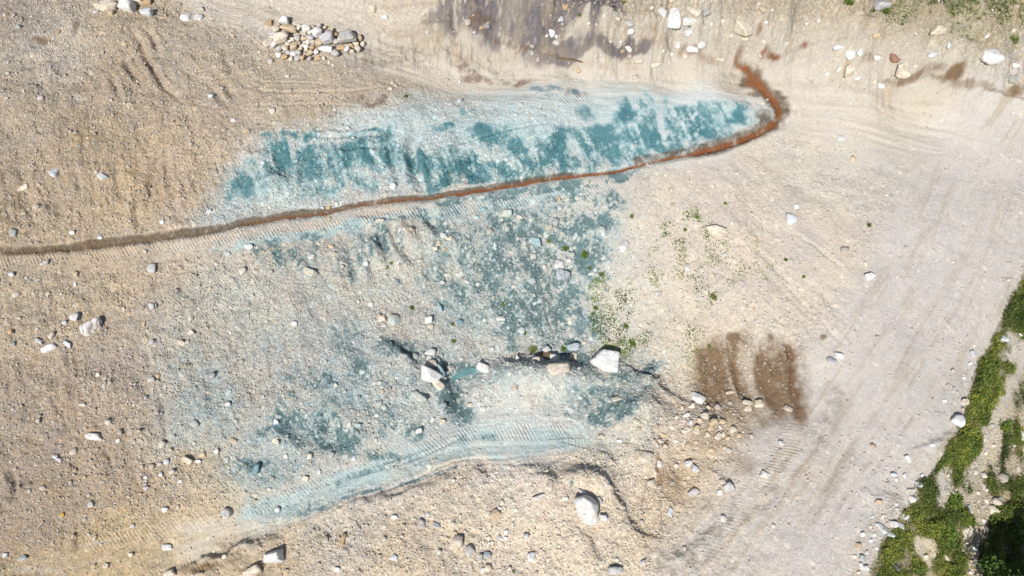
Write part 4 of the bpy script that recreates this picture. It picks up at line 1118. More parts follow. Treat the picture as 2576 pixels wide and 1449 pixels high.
    (2004, 520, 11, 10, 0, 'white', 'small white stone above the round speckled rock'),
    (1840, 561, 16, 8, 0, 'cream', 'small cream stone above the long cream boulder on the sand slope'),
    (2187, 695, 24, 17, 15, 'white', 'white rock where the sand slope meets the wide road'),
    (2176, 665, 10, 14, 0, 'beige', 'beige stone above the white rock at the wide road edge'),
    (2111, 895, 24, 15, -10, 'white', 'flat white rock beside a dark edged block at the road foot', dict(mat='clean')),
    (2090, 908, 18, 26, 25, 'lilac', 'white grey block with a dark edge at the road foot'),
    (2117, 347, 16, 13, 0, 'bluewhite', 'small chalky rock on the pale ground right of the seep bend', dict(sink=.45)),
    (989, 804, 36, 26, -10, 'cream', 'large cream and blue rock in the left of the stony hollow', dict(mat='blue')),
    (962, 801, 20, 17, 0, 'cream', 'cream rock touching the left of the large cream and blue one', dict(sink=.42)),
    (1106, 773, 12, 26, 20, 'teal', 'upright blue green rock with a pointed top in the stony hollow', dict(mat='blue')),
    (1079, 804, 20, 18, 0, 'white', 'white rock, top of a short stack below the pointed blue rock'),
    (1082, 821, 18, 13, 0, 'cream', 'cream rock, bottom of a short stack below the pointed blue rock'),
    (1259, 801, 22, 13, 0, 'white', 'white broken rock in the centre of the stony hollow'),
    (1219, 805, 10, 10, 0, 'bluewhite', 'small bluish stone left of the white broken rock'),
    (1159, 808, 15, 11, -20, 'slate', 'dark blue green stone right of the short rock stack', dict(mat='blue')),
    (1114, 711, 17, 10, -15, 'lilac', 'pale slab above the pointed blue rock'),
    (1082, 887, 32, 19, -20, 'white', 'white boulder at the top of the boulder line, left of the pond', dict(mat='clean')),
    (1083, 943, 52, 38, -25, 'white', 'large white boulder left of the blue pond', dict(name='boulder', mat='clean', sink=.25)),
    (1104, 967, 30, 22, -50, 'cream', 'cream rock under the lower right of the large white boulder', dict(sink=.2)),
    (1107, 932, 20, 34, 20, 'teal', 'blue dusted rock squeezed right of the large white boulder', dict(mat='blue', sink=.2)),
    (1086, 915, 30, 18, 0, 'beige', 'beige rock between the two white boulders left of the pond', dict(sink=.4)),
    (1134, 927, 25, 18, 35, 'grey', 'cream grey rock on the left shore of the pond'),
    (1214, 923, 34, 23, -15, 'white', 'white boulder alone on the right shore of the blue pond', dict(mat='clean', sink=.25)),
    (1301, 902, 9, 17, 0, 'white', 'narrow white rock at the left end of the brown puddle'),
    (1350, 908, 21, 24, -5, 'beige', 'beige block at the right end of the brown puddle', dict(shape=dict(nplanes=7))),
    (1376, 879, 22, 16, 40, 'bluewhite', 'bluish white rock above the right end of the brown puddle'),
    (1391, 901, 28, 19, -5, 'white', 'white rock between the beige block and the paired boulders'),
    (1442, 875, 30, 22, 0, 'bluewhite', 'upper of two paired pale boulders left of the huge white boulder', dict(mat='blue')),
    (1443, 898, 27, 22, 0, 'beige', 'lower of two paired pale boulders left of the huge white boulder'),
    (1405, 928, 56, 34, 10, 'beige', 'broad half buried beige boulder below the paired boulders', dict(sink=.45, name='boulder')),
    (1528, 908, 74, 50, -18, 'white', 'huge white boulder at the right end of the boulder line', dict(name='boulder', mat='clean', sink=.22, shape=dict(nplanes=13, lo=.68, hi=1.0), seed=31)),
    (1639, 937, 16, 18, 0, 'slate', 'dark blue stone up the edge from the huge white boulder', dict(mat='blue')),
    (1469, 862, 12, 10, 0, 'beige', 'beige stone above the paired boulders'),
    (999, 951, 9, 9, 0, 'white', 'white stone left of the large white boulder by the pond'),
    (1056, 1000, 46, 17, -40, 'cream', 'long cream slab slanting below the large white boulder', dict(mat='blue', sink=.35)),
    (1182, 1018, 18, 12, 0, 'cream', 'cream rock below the blue pond'),
    (1296, 974, 18, 17, 0, 'beige', 'low beige rock on the pale mound right of the pond', dict(sink=.45)),
    (1549, 1004, 26, 12, 10, 'cream', 'cream rock over a dark hollow in the blue green pocket', dict(sink=.15)),
    (1114, 1061, 14, 14, 0, 'cream', 'cream rock above the curved tread marks'),
    (1054, 1084, 17, 12, 20, 'white', 'white rock left of the cream one above the curved tread marks'),
    (879, 1066, 9, 14, 0, 'grey', 'grey stone right of the dark green pocket'),
    (902, 1070, 13, 12, 0, 'teal', 'pale blue stone right of the grey one by the dark green pocket'),
    (891, 1153, 12, 12, 0, 'bluewhite', 'bluish stone at the upper edge of the lower track'),
    (1558, 1109, 15, 9, 0, 'white', 'small white block at the right of the curved track'),
    (1511, 1098, 16, 12, 0, 'beige', 'beige rock left of the small white block by the curved track'),
    (1609, 1081, 14, 15, 0, 'cream', 'cream rock, lower one of two at the left of the rock spill', dict(sink=.3)),
    (1602, 1062, 21, 13, -25, 'cream', 'cream rock, upper one of two at the left of the rock spill'),
    (1619, 1149, 46, 32, -15, 'beige', 'beige mound shaped boulder left of the rusty trickle', dict(name='boulder', sink=.45)),
    (1638, 1216, 20, 20, 0, 'cream', 'cream block below the mound shaped boulder'),
    (1659, 1166, 13, 18, 0, 'white', 'white rock beside the rusty trickle'),
    (1686, 1288, 14, 20, -25, 'bluewhite', 'white rock right of the dry branches'),
    (1475, 1281, 62, 76, 18, 'white', 'biggest white boulder, egg shaped, near the bottom of the scene', dict(name='boulder', mat='clean', sink=.25, shape=dict(nplanes=22, lo=.84, hi=1.0), seed=78)),
    (1466, 1238, 22, 13, -10, 'white', 'white slab touching the top of the egg shaped boulder'),
    (1506, 1259, 18, 18, 0, 'grey', 'grey rock at the upper right of the egg shaped boulder'),
    (1519, 1303, 21, 16, 0, 'bluewhite', 'bluish rock at the right of the egg shaped boulder'),
    (1424, 1254, 11, 10, 0, 'white', 'small white stone left of the egg shaped boulder'),
    (1356, 1250, 30, 14, 25, 'white', 'slim white boulder below the left end of the dark ledge', dict(sink=.35)),
    (1384, 1220, 20, 28, -15, 'beige', 'buried beige rock against the dark ledge', dict(sink=.45)),
    (1244, 1294, 30, 20, 35, 'tan', 'tan and cream rock with a white stone on its top end'),
    (1257, 1278, 11, 10, 0, 'white', 'white stone at the top end of the tan and cream rock'),
    (1149, 1365, 30, 42, -25, 'beige', 'tall beige boulder left of a pointed grey one near the bottom', dict(name='boulder')),
    (1181, 1384, 26, 27, 20, 'grey', 'pointed grey boulder right of the tall beige one'),
    (1145, 1343, 11, 14, 0, 'tan', 'small tan stone at the top of the tall beige boulder'),
    (862, 1357, 16, 28, -20, 'orange', 'brown orange rock with a pale side near the bottom edge'),
    (1273, 1338, 11, 11, 0, 'bluewhite', 'bluish stone, top of a trio near the bottom'),
    (1272, 1354, 12, 10, 0, 'white', 'white stone, lower right of a trio near the bottom'),
    (1257, 1351, 12, 10, 0, 'bluegrey', 'blue grey stone, lower left of a trio near the bottom'),
    (1324, 1348, 14, 14, 0, 'grey', 'grey stone above the white squared block'),
    (1336, 1403, 27, 22, 15, 'white', 'white squared block near the bottom edge', dict(mat='clean', shape=dict(nplanes=5))),
    (1226, 1396, 19, 15, -15, 'bluegrey', 'blue grey rock in the cluster right of the pointed grey boulder'),
    (1209, 1403, 12, 18, 0, 'grey', 'upright grey rock in the cluster right of the pointed grey boulder'),
    (1229, 1428, 19, 17, 0, 'cream', 'cream rock at the bottom of the bottom edge cluster'),
    (1214, 1433, 14, 17, 0, 'white', 'white rock left of the cream one at the bottom edge cluster'),
    (1282, 1431, 11, 14, 0, 'beige', 'beige stone right of the bottom edge cluster'),
    (992, 1301, 15, 10, 0, 'white', 'white stone on the slope below the lower track'),
    (1062, 1318, 20, 23, 10, 'lilac', 'buried lilac grey boulder below the lower track', dict(sink=.4)),
    (1097, 1321, 20, 14, -20, 'bluegrey', 'blue grey rock right of the buried lilac one', dict(sink=.4)),
    (992, 1403, 17, 14, -20, 'bluewhite', 'bluish white stone left of the tall beige boulder'),
    (1546, 1434, 40, 20, 10, 'grey', 'grey beige slab at the bottom edge with a dark gap above'),
    (1616, 1414, 18, 11, 0, 'lilac', 'grey rock right of the bottom edge slab'),
    (237, 1098, 42, 21, -5, 'white', 'white boulder with a tan end in the lower left gravel', dict(sink=.4, mat='plain')),
    (210, 1018, 17, 9, 0, 'cream', 'cream slab above the white boulder with a tan end'),
    (298, 1109, 11, 9, 0, 'white', 'white stone right of the white boulder with a tan end'),
    (140, 1148, 15, 13, 0, 'bluewhite', 'bluish white rock, left end of a loose row in the lower left gravel'),
    (149, 1157, 16, 9, -20, 'lilac', 'lilac stone touching the bluish white rock of the loose row'),
    (420, 1161, 13, 14, 20, 'bluewhite', 'blue white upright rock with a shadow at its right in the lower left'),
    (472, 1159, 29, 14, -22, 'cream', 'cream white boulder with a deep shadow in the lower left'),
    (498, 1161, 17, 9, 0, 'white', 'flat white stone right of the cream white boulder'),
    (510, 1144, 13, 12, 0, 'tan', 'tan stone above the flat white one'),
    (545, 1136, 14, 14, 40, 'white', 'white block at the right end of the cream white boulder group'),
    (368, 1201, 11, 9, 0, 'white', 'small white stone of a pair below the blue white upright rock'),
    (405, 1194, 11, 10, 0, 'bluewhite', 'small bluish stone right of the white pair'),
    (367, 1228, 17, 10, 0, 'lilac', 'lilac grey slab in the lower left gravel'),
    (454, 1211, 15, 9, 25, 'white', 'thin white stone below the cream white boulder'),
    (230, 1268, 17, 15, 0, 'grey', 'round grey stone alone in the lower left gravel'),
    (415, 1283, 18, 12, 0, 'white', 'white pointed stone on the sandy strip in the lower left'),
    (569, 1292, 28, 27, 0, 'grey', 'round speckled grey boulder on the pale sandy track', dict(name='boulder', sink=.2, shape=dict(nplanes=18, lo=.85))),
    (158, 1294, 9, 13, 0, 'yellow', 'bright yellow stone in the lower left gravel'),
    (333, 1323, 11, 11, 0, 'grey', 'grey stone on the ochre gravel in the lower left'),
    (420, 1376, 23, 14, 5, 'white', 'white rock between the two wheel ruts at the bottom left', dict(mat='clean')),
    (58, 1403, 18, 18, 45, 'bluegrey', 'blue grey rock with a shadow in the bottom left corner'),
    (13, 1396, 15, 13, 0, 'bluewhite', 'pale rock at the left edge in the bottom left corner'),
    (268, 1423, 15, 13, 0, 'cream', 'cream rock on the rutted track at the bottom left'),
    (330, 1395, 13, 10, 0, 'cream', 'cream stone above the cream rock on the rutted track'),
    (564, 1400, 13, 12, 0, 'cream', 'cream stone on the ditch bank at the bottom left'),
    (685, 1401, 54, 34, 5, 'white', 'large white boulder on the ditch bank at the bottom', dict(name='boulder', mat='plain', sink=.25)),
    (634, 1435, 46, 22, 22, 'cream', 'cream white boulder at the bottom edge below the large ditch boulder', dict(name='boulder', mat='clean')),
    (427, 1442, 32, 20, 15, 'cream', 'cream boulder at the bottom edge at the end of the ditch'),
    (720, 1440, 16, 14, 0, 'tan', 'tan rock at the bottom edge right of the ditch boulders'),
    (574, 1016, 15, 12, 0, 'bluewhite', 'pale diamond shaped stone in the blue wash'),
    (577, 986, 12, 11, 30, 'teal', 'blue stone above the pale diamond shaped one'),
    (779, 1148, 15, 15, 0, 'cream', 'cream rock with a tan foot above the lower track'),
    (719, 1148, 11, 10, 0, 'white', 'white stone left of the cream rock above the lower track'),
    (646, 1180, 16, 26, -10, 'slate', 'dark slate blue rock in the pale blue ground', dict(mat='blue')),
    (804, 1188, 9, 13, 0, 'bluewhite', 'upright bluish stone above the lower track'),
    (769, 1203, 16, 11, -25, 'cream', 'cream stone left of the upright bluish one'),
    (694, 1109, 26, 13, -30, 'cream', 'pale slab below the dark green blue pocket', dict(sink=.4)),
    (695, 1060, 16, 9, -30, 'white', 'thin white slab above the pale slab of the blue pocket'),
    (588, 1108, 19, 11, -10, 'tan', 'tan slab at the left of the blue pocket'),
    (820, 1356, 12, 16, 0, 'beige', 'beige stone right of the large ditch boulder'),
    (849, 1433, 15, 12, 0, 'white', 'white stone at the bottom edge left of the centre'),
    (1757, 1001, 40, 26, -28, 'white', 'white and grey boulder at the head of the rock spill', dict(name='boulder')),
    (1834, 987, 21, 10, 20, 'cream', 'cream stone at the foot of the rusty brown streaks'),
    (1909, 1016, 23, 20, 0, 'cream', 'cream white block under the rusty brown streaks', dict(shape=dict(nplanes=7))),
    (1877, 1013, 27, 13, -15, 'beige', 'beige slab left of the cream white block'),
    (1880, 1028, 18, 14, 0, 'cream', 'cream rock below the beige slab'),
    (1980, 1026, 24, 16, -30, 'beige', 'beige stone under the reddest streak'),
    (1964, 1114, 14, 13, -20, 'bluewhite', 'bluish stone alone left of the road ruts'),
    (2376, 1008, 12, 9, 0, 'white', 'white stone near the road edge above the round boulder'),
    (2429, 1011, 17, 17, 10, 'beige', 'beige square rock against the green strip above the round boulder'),
    (2412, 1058, 34, 33, 0, 'white', 'round bright white boulder between the road and the green strip', dict(name='boulder', mat='clean', sink=.2, shape=dict(nplanes=20, lo=.86))),
    (1729, 1166, 21, 17, 0, 'white', 'white rock, left one of a pair below the rock spill'),
    (1748, 1178, 20, 17, -20, 'bluewhite', 'bluish white rock, right one of a pair below the rock spill'),
    (1924, 1193, 21, 17, -15, 'white', 'white grey block between the rock spill and the road'),
    (1832, 1226, 26, 28, 35, 'grey', 'large grey rock with smaller ones against it in the spill'),
    (1817, 1213, 16, 14, 0, 'cream', 'cream rock at the upper left of the large grey rock in the spill'),
    (1810, 1239, 14, 14, 0, 'white', 'white rock at the lower left of the large grey rock in the spill'),
    (1744, 1239, 28, 19, 45, 'lilac', 'dark topped white rock standing alone below the spill'),
    (1820, 1304, 15, 14, 0, 'white', 'white block beside the left tread marks of the road', dict(mat='clean')),
    (2284, 1154, 13, 18, 20, 'white', 'white rock by the road shoulder right of the ruts'),
    (2247, 1193, 16, 12, 0, 'bluewhite', 'bluish rock in the shoulder rubble, left one of two'),
    (2277, 1197, 13, 15, 30, 'bluewhite', 'bluish rock in the shoulder rubble, right one of two'),
    (2210, 1263, 17, 12, -20, 'tan', 'tan brown rock alone on the road shoulder'),
    (2292, 1255, 19, 23, 10, 'white', 'white rock against the green strip at the road shoulder', dict(mat='clean')),
    (2312, 1218, 18, 16, 0, 'bluewhite', 'bluish white rock touching the green strip above a white one'),
    (2329, 1216, 14, 14, 0, 'grey', 'grey rock inside the green strip edge beside the bluish white one'),
    (2294, 1234, 22, 11, -10, 'grey', 'grey slab between the bluish white and the white shoulder rocks'),
    (2276, 1299, 17, 18, -15, 'bluewhite', 'pale blue rock against the green strip above the slab heap'),
    (2217, 1327, 32, 15, -55, 'bluewhite', 'long pale blue slab in the slab heap at the road shoulder'),
    (2247, 1319, 26, 17, -15, 'white', 'white slab at the top of the slab heap'),
    (2264, 1322, 22, 17, -25, 'bluegrey', 'blue grey slab at the right of the slab heap'),
    (2237, 1343, 24, 15, -25, 'bluewhite', 'bluish slab at the bottom of the slab heap'),
    (2170, 1344, 13, 13, 0, 'white', 'white stone left of the slab heap'),
    (2160, 1373, 15, 17, 0, 'tan', 'brown and grey rock below left of the slab heap'),
    (2170, 1403, 16, 15, -20, 'bluegrey', 'blue grey rock at the bottom road shoulder'),
    (2175, 1428, 21, 12, -10, 'bluewhite', 'bluish slab at the bottom edge of the road shoulder'),
    (2431, 1336, 30, 28, 10, 'cream', 'peach cream block in the bare strip between green patches', dict(name='boulder', shape=dict(nplanes=7))),
    (2439, 1280, 11, 26, -5, 'bluewhite', 'narrow pale rock above the peach cream block'),
    (2442, 1114, 13, 15, 20, 'white', 'white stone in the bare strip below the round boulder'),
    (2471, 1104, 21, 16, 0, 'bluewhite', 'pale grey rock right of the white stone in the bare strip'),
    (2497, 1283, 22, 24, 0, 'cream', 'cream rock between the two lower green patches'),
    (2511, 1259, 14, 17, 0, 'white', 'white rock above the cream one between the green patches'),
    (2444, 1416, 15, 14, 0, 'beige', 'beige stone at the edge of the dark shaded green'),
    (2257, 1430, 20, 10, -55, 'dark', 'dark grey stone in the bottom green patch'),
    (2521, 851, 28, 17, -10, 'bluewhite', 'white slab in the upper green strip'),
    (2568, 842, 18, 14, 20, 'white', 'white rock at the right edge beside the upper green strip'),
    (2447, 889, 13, 22, 0, 'bluewhite', 'pale stones standing at the road edge beside the green strip'),
    (2572, 1096, 14, 28, 0, 'white', 'white rock at the right edge halfway down the green'),
]
for r_ in BIG:
    rock(*r_[:7], **(r_[7] if len(r_) > 7 else {}))
nbig = nrock

# ---- the heaped pile: its stones are things of their own
PILE = [(717, 58, 32, 18, -25, 'white', 'white slab at the very top of the rock pile'), (728, 77, 40, 22, -10, 'tan', 'broad tan rock below the top slab of the rock pile'),
        (708, 101, 40, 28, 15, 'cream', 'biggest cream rock at the left end of the rock pile'), (772, 76, 24, 24, 0, 'white', 'white rock in the upper middle of the pile'),
        (798, 88, 28, 24, 30, 'white', 'white rock right of the middle of the pile'), (825, 103, 36, 28, 20, 'lilac', 'lilac grey veined rock in the right half of the pile'),
        (822, 127, 42, 17, -10, 'white', 'long white slab at the lower right of the pile'), (872, 98, 48, 34, 10, 'grey', 'big grey boulder at the right end of the rock pile'),
        (716, 145, 20, 14, 0, 'orange', 'orange tan rock at the lower left corner of the pile'), (800, 148, 20, 10, 0, 'orange', 'orange brown rock below the long white slab of the pile'),
        (740, 118, 24, 17, 20, 'tan', 'tan rock in the lower left middle of the pile'), (803, 109, 22, 18, 0, 'tan', 'tan rock left of the lilac grey veined rock'),
        (858, 122, 24, 18, 0, 'orange', 'orange rock under the left side of the big grey boulder'), (884, 118, 18, 14, 0, 'tan', 'tan rock under the right side of the big grey boulder')]
for p_ in PILE:
    rock(*p_[:2], p_[2] * .95, p_[3] * .95, *p_[4:], up=.15 if p_[2] > 26 else 0.05, sink=.2)
r = random.Random(5)
out = [(695, 75), (705, 62), (745, 62), (760, 68), (815, 70), (850, 82), (905, 95), (915, 112), (900, 128), (860, 135), (800, 152), (760, 150), (705, 152), (700, 130), (682, 105)]


def inpoly(x, y, P):
    c = False
    for i in range(len(P)):
        (x1, y1), (x2, y2) = P[i], P[i - 1]
        if (y1 > y) != (y2 > y) and x < (x2 - x1) * (y - y1) / (y2 - y1) + x1:
            c = not c
    return c


done = [(p_[0], p_[1], max(p_[2], p_[3]) * .42) for p_ in PILE]
tries = 0; npile = 0
while npile < 95 and tries < 12000:
    tries += 1
    x, y = r.uniform(680, 918), r.uniform(58, 154)
    s = r.choice([11, 12, 13, 14, 15, 16, 18])
    if not inpoly(x, y, out) or any((x - a) ** 2 + (y - b) ** 2 < (c + s * .33) ** 2 for a, b, c in done):
        continue
    done.append((x, y, s * .42)); npile += 1
    rock(x, y, s * 1.12, s * r.uniform(.75, 1.05), r.uniform(-60, 60), r.choice(['white', 'cream', 'cream', 'tan', 'lilac', 'beige', 'beige', 'grey', 'white', 'cream', 'tan', 'orange']), 'small angular rock packed into the heaped rock pile',
         group='small stones of the heaped rock pile', up=r.uniform(.0, .16), sink=.15, level=2)

# ---- loose look-alikes by place
LOOSE = [
    ('small cream rock in the rock spill under the white and grey boulder', 'small rocks of the rock spill', ['cream', 'cream', 'beige', 'white', 'tan'],
     [(1742, 1019, 18, 18), (1727, 1044, 17, 12), (1772, 1046, 19, 15), (1794, 1063, 23, 18), (1787, 1076, 16, 16), (1754, 1076, 19, 17), (1780, 1093, 14, 12), (1807, 1097, 22, 14), (1820, 1093, 13, 13), (1832, 1103, 12, 10), (1790, 1133, 16, 10), (1760, 1058, 12, 10), (1738, 1062, 10, 12), (1702, 1050, 12, 10), (1690, 1075, 12, 9), (1720, 1085, 11, 9), (1668, 1095, 14, 12), (1660, 1110, 14, 10), (1672, 1122, 12, 10), (1700, 1110, 10, 9), (1650, 1075, 16, 12), (1782, 1026, 12, 9), (1812, 1075, 11, 9), (1716, 1026, 9, 8)]),
    ('small pale stone on the road shoulder rubble by the green', 'small stones of the road shoulder', ['white', 'bluewhite', 'cream', 'grey'],
     [(2262, 1180, 9, 8), (2255, 1207, 8, 8), (2180, 1390, 10, 8), (2150, 1400, 9, 8), (2190, 1360, 11, 9), (2200, 1345, 10, 8), (2165, 1420, 10, 9), (2195, 1300, 9, 7), (2240, 1280, 9, 8), (2220, 1300, 11, 8), (2255, 1268, 8, 8), (2320, 1196, 9, 8), (2160, 1440, 11, 9), (2205, 1380, 9, 8), (2345, 1120, 12, 9), (2440, 915, 9, 8), (2450, 870, 8, 7), (2425, 950, 8, 8), (2300, 1275, 10, 8), (2190, 1325, 8, 8)]),
    ('small white stone lying in the bare strips among the green', 'small stones among the green', ['white', 'cream', 'bluewhite', 'beige'],
     [(2486, 1024, 10, 10), (2465, 1065, 10, 9), (2500, 1120, 11, 9), (2480, 1140, 9, 8), (2420, 1150, 9, 8), (2460, 1240, 10, 8), (2480, 1260, 12, 9), (2475, 1310, 11, 9), (2450, 1380, 12, 10), (2430, 1392, 10, 9), (2420, 1383, 11, 9), (2440, 1440, 11, 9), (2550, 1120, 10, 9), (2560, 1180, 14, 12), (2500, 1330, 9, 8), (2330, 1400, 11, 8), (2385, 1195, 12, 10), (2400, 1240, 9, 8)]),
    ('small pale stone at the foot of the upper right bank', 'small stones at the bank foot', ['white', 'cream', 'beige'],
     [(2080, 187, 11, 8), (2060, 160, 9, 8), (1927, 57, 10, 7), (1930, 88, 14, 8), (2482, 92, 12, 8), (2200, 205, 12, 9), (2120, 200, 10, 7), (1840, 90, 9, 8), (1690, 135, 10, 8), (1668, 128, 9, 8), (1560, 110, 8, 7), (1540, 90, 9, 7), (1480, 60, 9, 8), (1400, 92, 9, 8), (1375, 95, 9, 8), (1520, 40, 10, 8), (1640, 20, 9, 8), (1790, 60, 9, 8), (2030, 60, 9, 6), (1980, 110, 9, 7), (2300, 170, 9, 7)]),
]
REST = []
for lab, grp, cols, L in LOOSE:
    for x, y, w_, h_ in L:
        rock(x, y, w_, h_, r.uniform(-70, 70), r.choice(cols), lab, group=grp)

# the 300 that show largest stay things of their own; the small remainder is one heap of rubble
rocks = sorted([o for o in COL.objects if o.name.split('.')[0] == 'rock'], key=lambda o: -o.scale[0] * o.scale[1])
RV = []; RF = []; RC = []; off = 0
for o in rocks[300:]:
    me = o.data
    v = np.empty(len(me.vertices) * 3, np.float32); me.vertices.foreach_get('co', v); v = v.reshape(-1, 3)
    f = np.empty(len(me.polygons) * 3, np.int32); me.loops.foreach_get('vertex_index', f); f = f.reshape(-1, 3)
    M = np.array(Matrix.LocRotScale(o.location, o.rotation_euler, o.scale))
    RV.append(v @ M[:3, :3].T + M[:3, 3]); RF.append(f + off); off += len(v)
    RC.append(np.repeat(np.array([o.color[:3]]), len(v), 0))
    bpy.data.objects.remove(o)

# ------------------------------------------------------------------ gravel: everything too small and too many to count
GR = field()
GR += (0.22 + 0.9 * rough ** 1.5)
for e in [(1790, 1070, 80, 60, 2.2), (2240, 1300, 60, 130, 2.2), (2420, 1000, 40, 160, 1.6), (2450, 1300, 60, 140, 2.0), (2500, 1100, 40, 100, 1.6), (1200, 1400, 120, 40, .9), (800, 130, 130, 20, .8), (1250, 110, 330, 20, .9), (1600, 160, 160, 12, .9), (2150, 190, 160, 12, 1.0), (1700, 80, 120, 60, .6),
          (1350, 720, 160, 140, .6), (1650, 1200, 80, 100, .5), (1900, 1200, 120, 100, .5), (1400, 1330, 200, 80, .4), (1870, 165, 60, 20, 1.0), (380, 1190, 110, 40, .8), (700, 600, 500, 20, .3), (2450, 265, 120, 8, .8), (1130, 550, 260, 16, .6)]:
    ell(GR, e[0], e[1], e[2], e[3], e[4], warp=.5, soft=.7, mode='add')
GR -= GREEN * 0.5
GR *= (1 - .7 * np.clip(RUST + BROWN * .7, 0, 1)) * (1 - .7 * road) * (1 - .75 * uroad) * (1 - .6 * ltr) * (1 - .5 * btr)
GR *= (0.75 + 1.6 * np.clip(nA + .2, 0, 1)) * (1 - .4 * np.clip(DARK * up_ * 1.3, 0, 1))
g_r = np.random.default_rng(42)


GR2 = field() + .10
for e in [(2000, 80, 700, 80, .8), (1700, 70, 170, 80, 1.4), (2150, 165, 180, 36, 1.3), (2400, 120, 200, 60, .7), (1480, 1200, 120, 40, .5), (1790, 1070, 90, 80, 2.0), (1760, 1200, 120, 60, .6), (2240, 1300, 55, 130, 1.8), (2470, 1200, 60, 200, 1.2), (2420, 980, 30, 150, .9), (1350, 700, 190, 150, .7),
          (1200, 1380, 260, 80, .35), (1220, 1410, 70, 40, 1.0), (800, 1080, 200, 120, .5), (1050, 980, 120, 100, .6), (200, 1000, 300, 300, .12), (650, 650, 300, 60, .4), (1130, 550, 250, 30, .7), (420, 1190, 110, 50, .9), (1500, 1180, 160, 60, .3), (300, 30, 80, 30, .8), (800, 130, 130, 30, .5), (1200, 900, 260, 40, .5), (1850, 1200, 130, 100, .4)]:
    ell(GR2, e[0], e[1], e[2], e[3], e[4], warp=.6, soft=.7, mode='add')
for P_, w_, a_ in [([(860, 15), (950, 32), (1060, 66), (1150, 88), (1260, 116), (1340, 142), (1400, 156)], 22, 1.9), ([(1560, 168), (1640, 168), (1720, 160), (1800, 170), (1870, 176)], 20, 1.6), ([(1990, 196), (2100, 190), (2200, 205)], 24, 1.7),
                   ([(2230, 225), (2350, 240), (2450, 258), (2576, 272)], 16, 1.2), ([(1905, 160), (2000, 128), (2100, 112)], 10, 1.2), ([(1870, 160), (1900, 200), (1930, 225)], 26, 1.5), ([(560, 625), (800, 590), (1000, 560), (1250, 535), (1400, 510)], 22, .9),
                   ([(1400, 1205), (1480, 1195), (1540, 1235), (1600, 1320)], 24, .8), ([(1640, 1440), (1750, 1365), (1850, 1300), (1930, 1230)], 34, .9), ([(900, 1290), (1050, 1240), (1200, 1195)], 18, .8), ([(1580, 930), (1660, 975), (1750, 1020)], 20, .9), ([(2290, 1150), (2400, 1060), (2440, 960), (2490, 850)], 22, 1.2)]:
    line(GR2, P_, w_, a_, warp=.3, soft=.6)
for F in (GR2,):
    F *= np.clip(.35 + 6 * (fbm(XX, YY, .7, 4, 78, .6) + .06), .12, 2.6)
    F *= (1 - .45 * np.clip(DARK * up_, 0, 1)) * (1 - .8 * np.clip(RUST * 1.2, 0, 1)) * (1 - .93 * road) * (1 - .9 * uroad * (1 - .85 * Z_BANK)) * (1 - .8 * ltr) * (1 - .8 * btr) * (1 - .9 * Z_SAND)


def scatter_gravel(n, rmin, rmax, pw, seed, level=1, G=None):
    q = np.random.default_rng(seed)
    x = q.uniform(-29, 29, n * 4); y = q.uniform(-13.4, 19, n * 4)
    keep = fieldat(GR if G is None else G, x, y) > q.uniform(0, 2.0, n * 4)
    x = x[keep][:n]; y = y[keep][:n]
    n = len(x)
    size = rmin + (rmax - rmin) * q.uniform(0, 1, n) ** pw
    protos = [rock_verts(300 + i, level, nplanes=6) for i in range(8)]
    V = []; Fc = []; C = []; off = 0
    sc = soil(x, y)
    lum = sc.mean(1, keepdims=True)
    tone = q.uniform(0, 1, n)
    pal = np.array([lin(c) for c in [(240, 236, 228), (230, 216, 194), (206, 182, 148), (196, 190, 184), (224, 213, 200), (216, 207, 198), (172, 162, 152), (234, 224, 208), (200, 164, 120), (206, 208, 210)]])
    pc = pal[q.choice(len(pal), n, p=[.22, .16, .07, .09, .14, .12, .06, .08, .02, .04])]
    tl = np.clip(fieldat(DARK, x, y) * 1.3, 0, 1)[:, None]
    mx_ = .55 - .33 * tl
    col = (pc * mx_ + sc * (1 - mx_) + .05 * tl) * ALB * q.uniform(.88, 1.18, (n, 1))
    for k in range(8):
        sel = np.where(q.integers(0, 8, n) == k)[0] if False else np.arange(k, n, 8)
        v, f = protos[k]
        m = len(sel)
        a = q.uniform(0, 2 * np.pi, m); ca, sa = np.cos(a), np.sin(a)
        asp = q.uniform(.6, 1.0, m); hz = q.uniform(.55, .95, m)
        s_ = size[sel]
        vx = v[None, :, 0] * s_[:, None]; vy = v[None, :, 1] * (s_ * asp)[:, None]; vz = v[None, :, 2] * (s_ * hz)[:, None]
        X = vx * ca[:, None] - vy * sa[:, None] + x[sel][:, None]
        Y = vx * sa[:, None] + vy * ca[:, None] + y[sel][:, None]
        Z = vz + (hgt(x[sel], y[sel]) + s_ * hz * .25)[:, None]
        V.append(np.stack([X, Y, Z], -1).reshape(-1, 3))
        Fc.append((f[None] + (np.arange(m) * len(v))[:, None, None]).reshape(-1, 3) + off)
        C.append(np.repeat(col[sel], len(v), 0))
        off += m * len(v)
    return np.concatenate(V), np.concatenate(Fc), np.concatenate(C)


def gravel_material():
    N_ = N('loose gravel stone')
    c = N_.n('ShaderNodeAttribute', attribute_name='tint').outputs['Color']
    pos = N_.n('ShaderNodeNewGeometry').outputs['Position']
    n1 = N_.n('ShaderNodeTexNoise', {'Vector': pos, 'Scale': 22.0, 'Detail': 4.0}).outputs['Fac']
    f = N_.rng(n1, .3, .7, .85, 1.12)
    N_.link(N_.mix(1.0, c, N_.n('ShaderNodeCombineColor', {0: f, 1: f, 2: f}).outputs[0], 'MULTIPLY'), N_.b.inputs['Base Color'])
    N_.b.inputs['Roughness'].default_value = .9
    N_.b.inputs['Specular IOR Level'].default_value = .25
    return N_.m


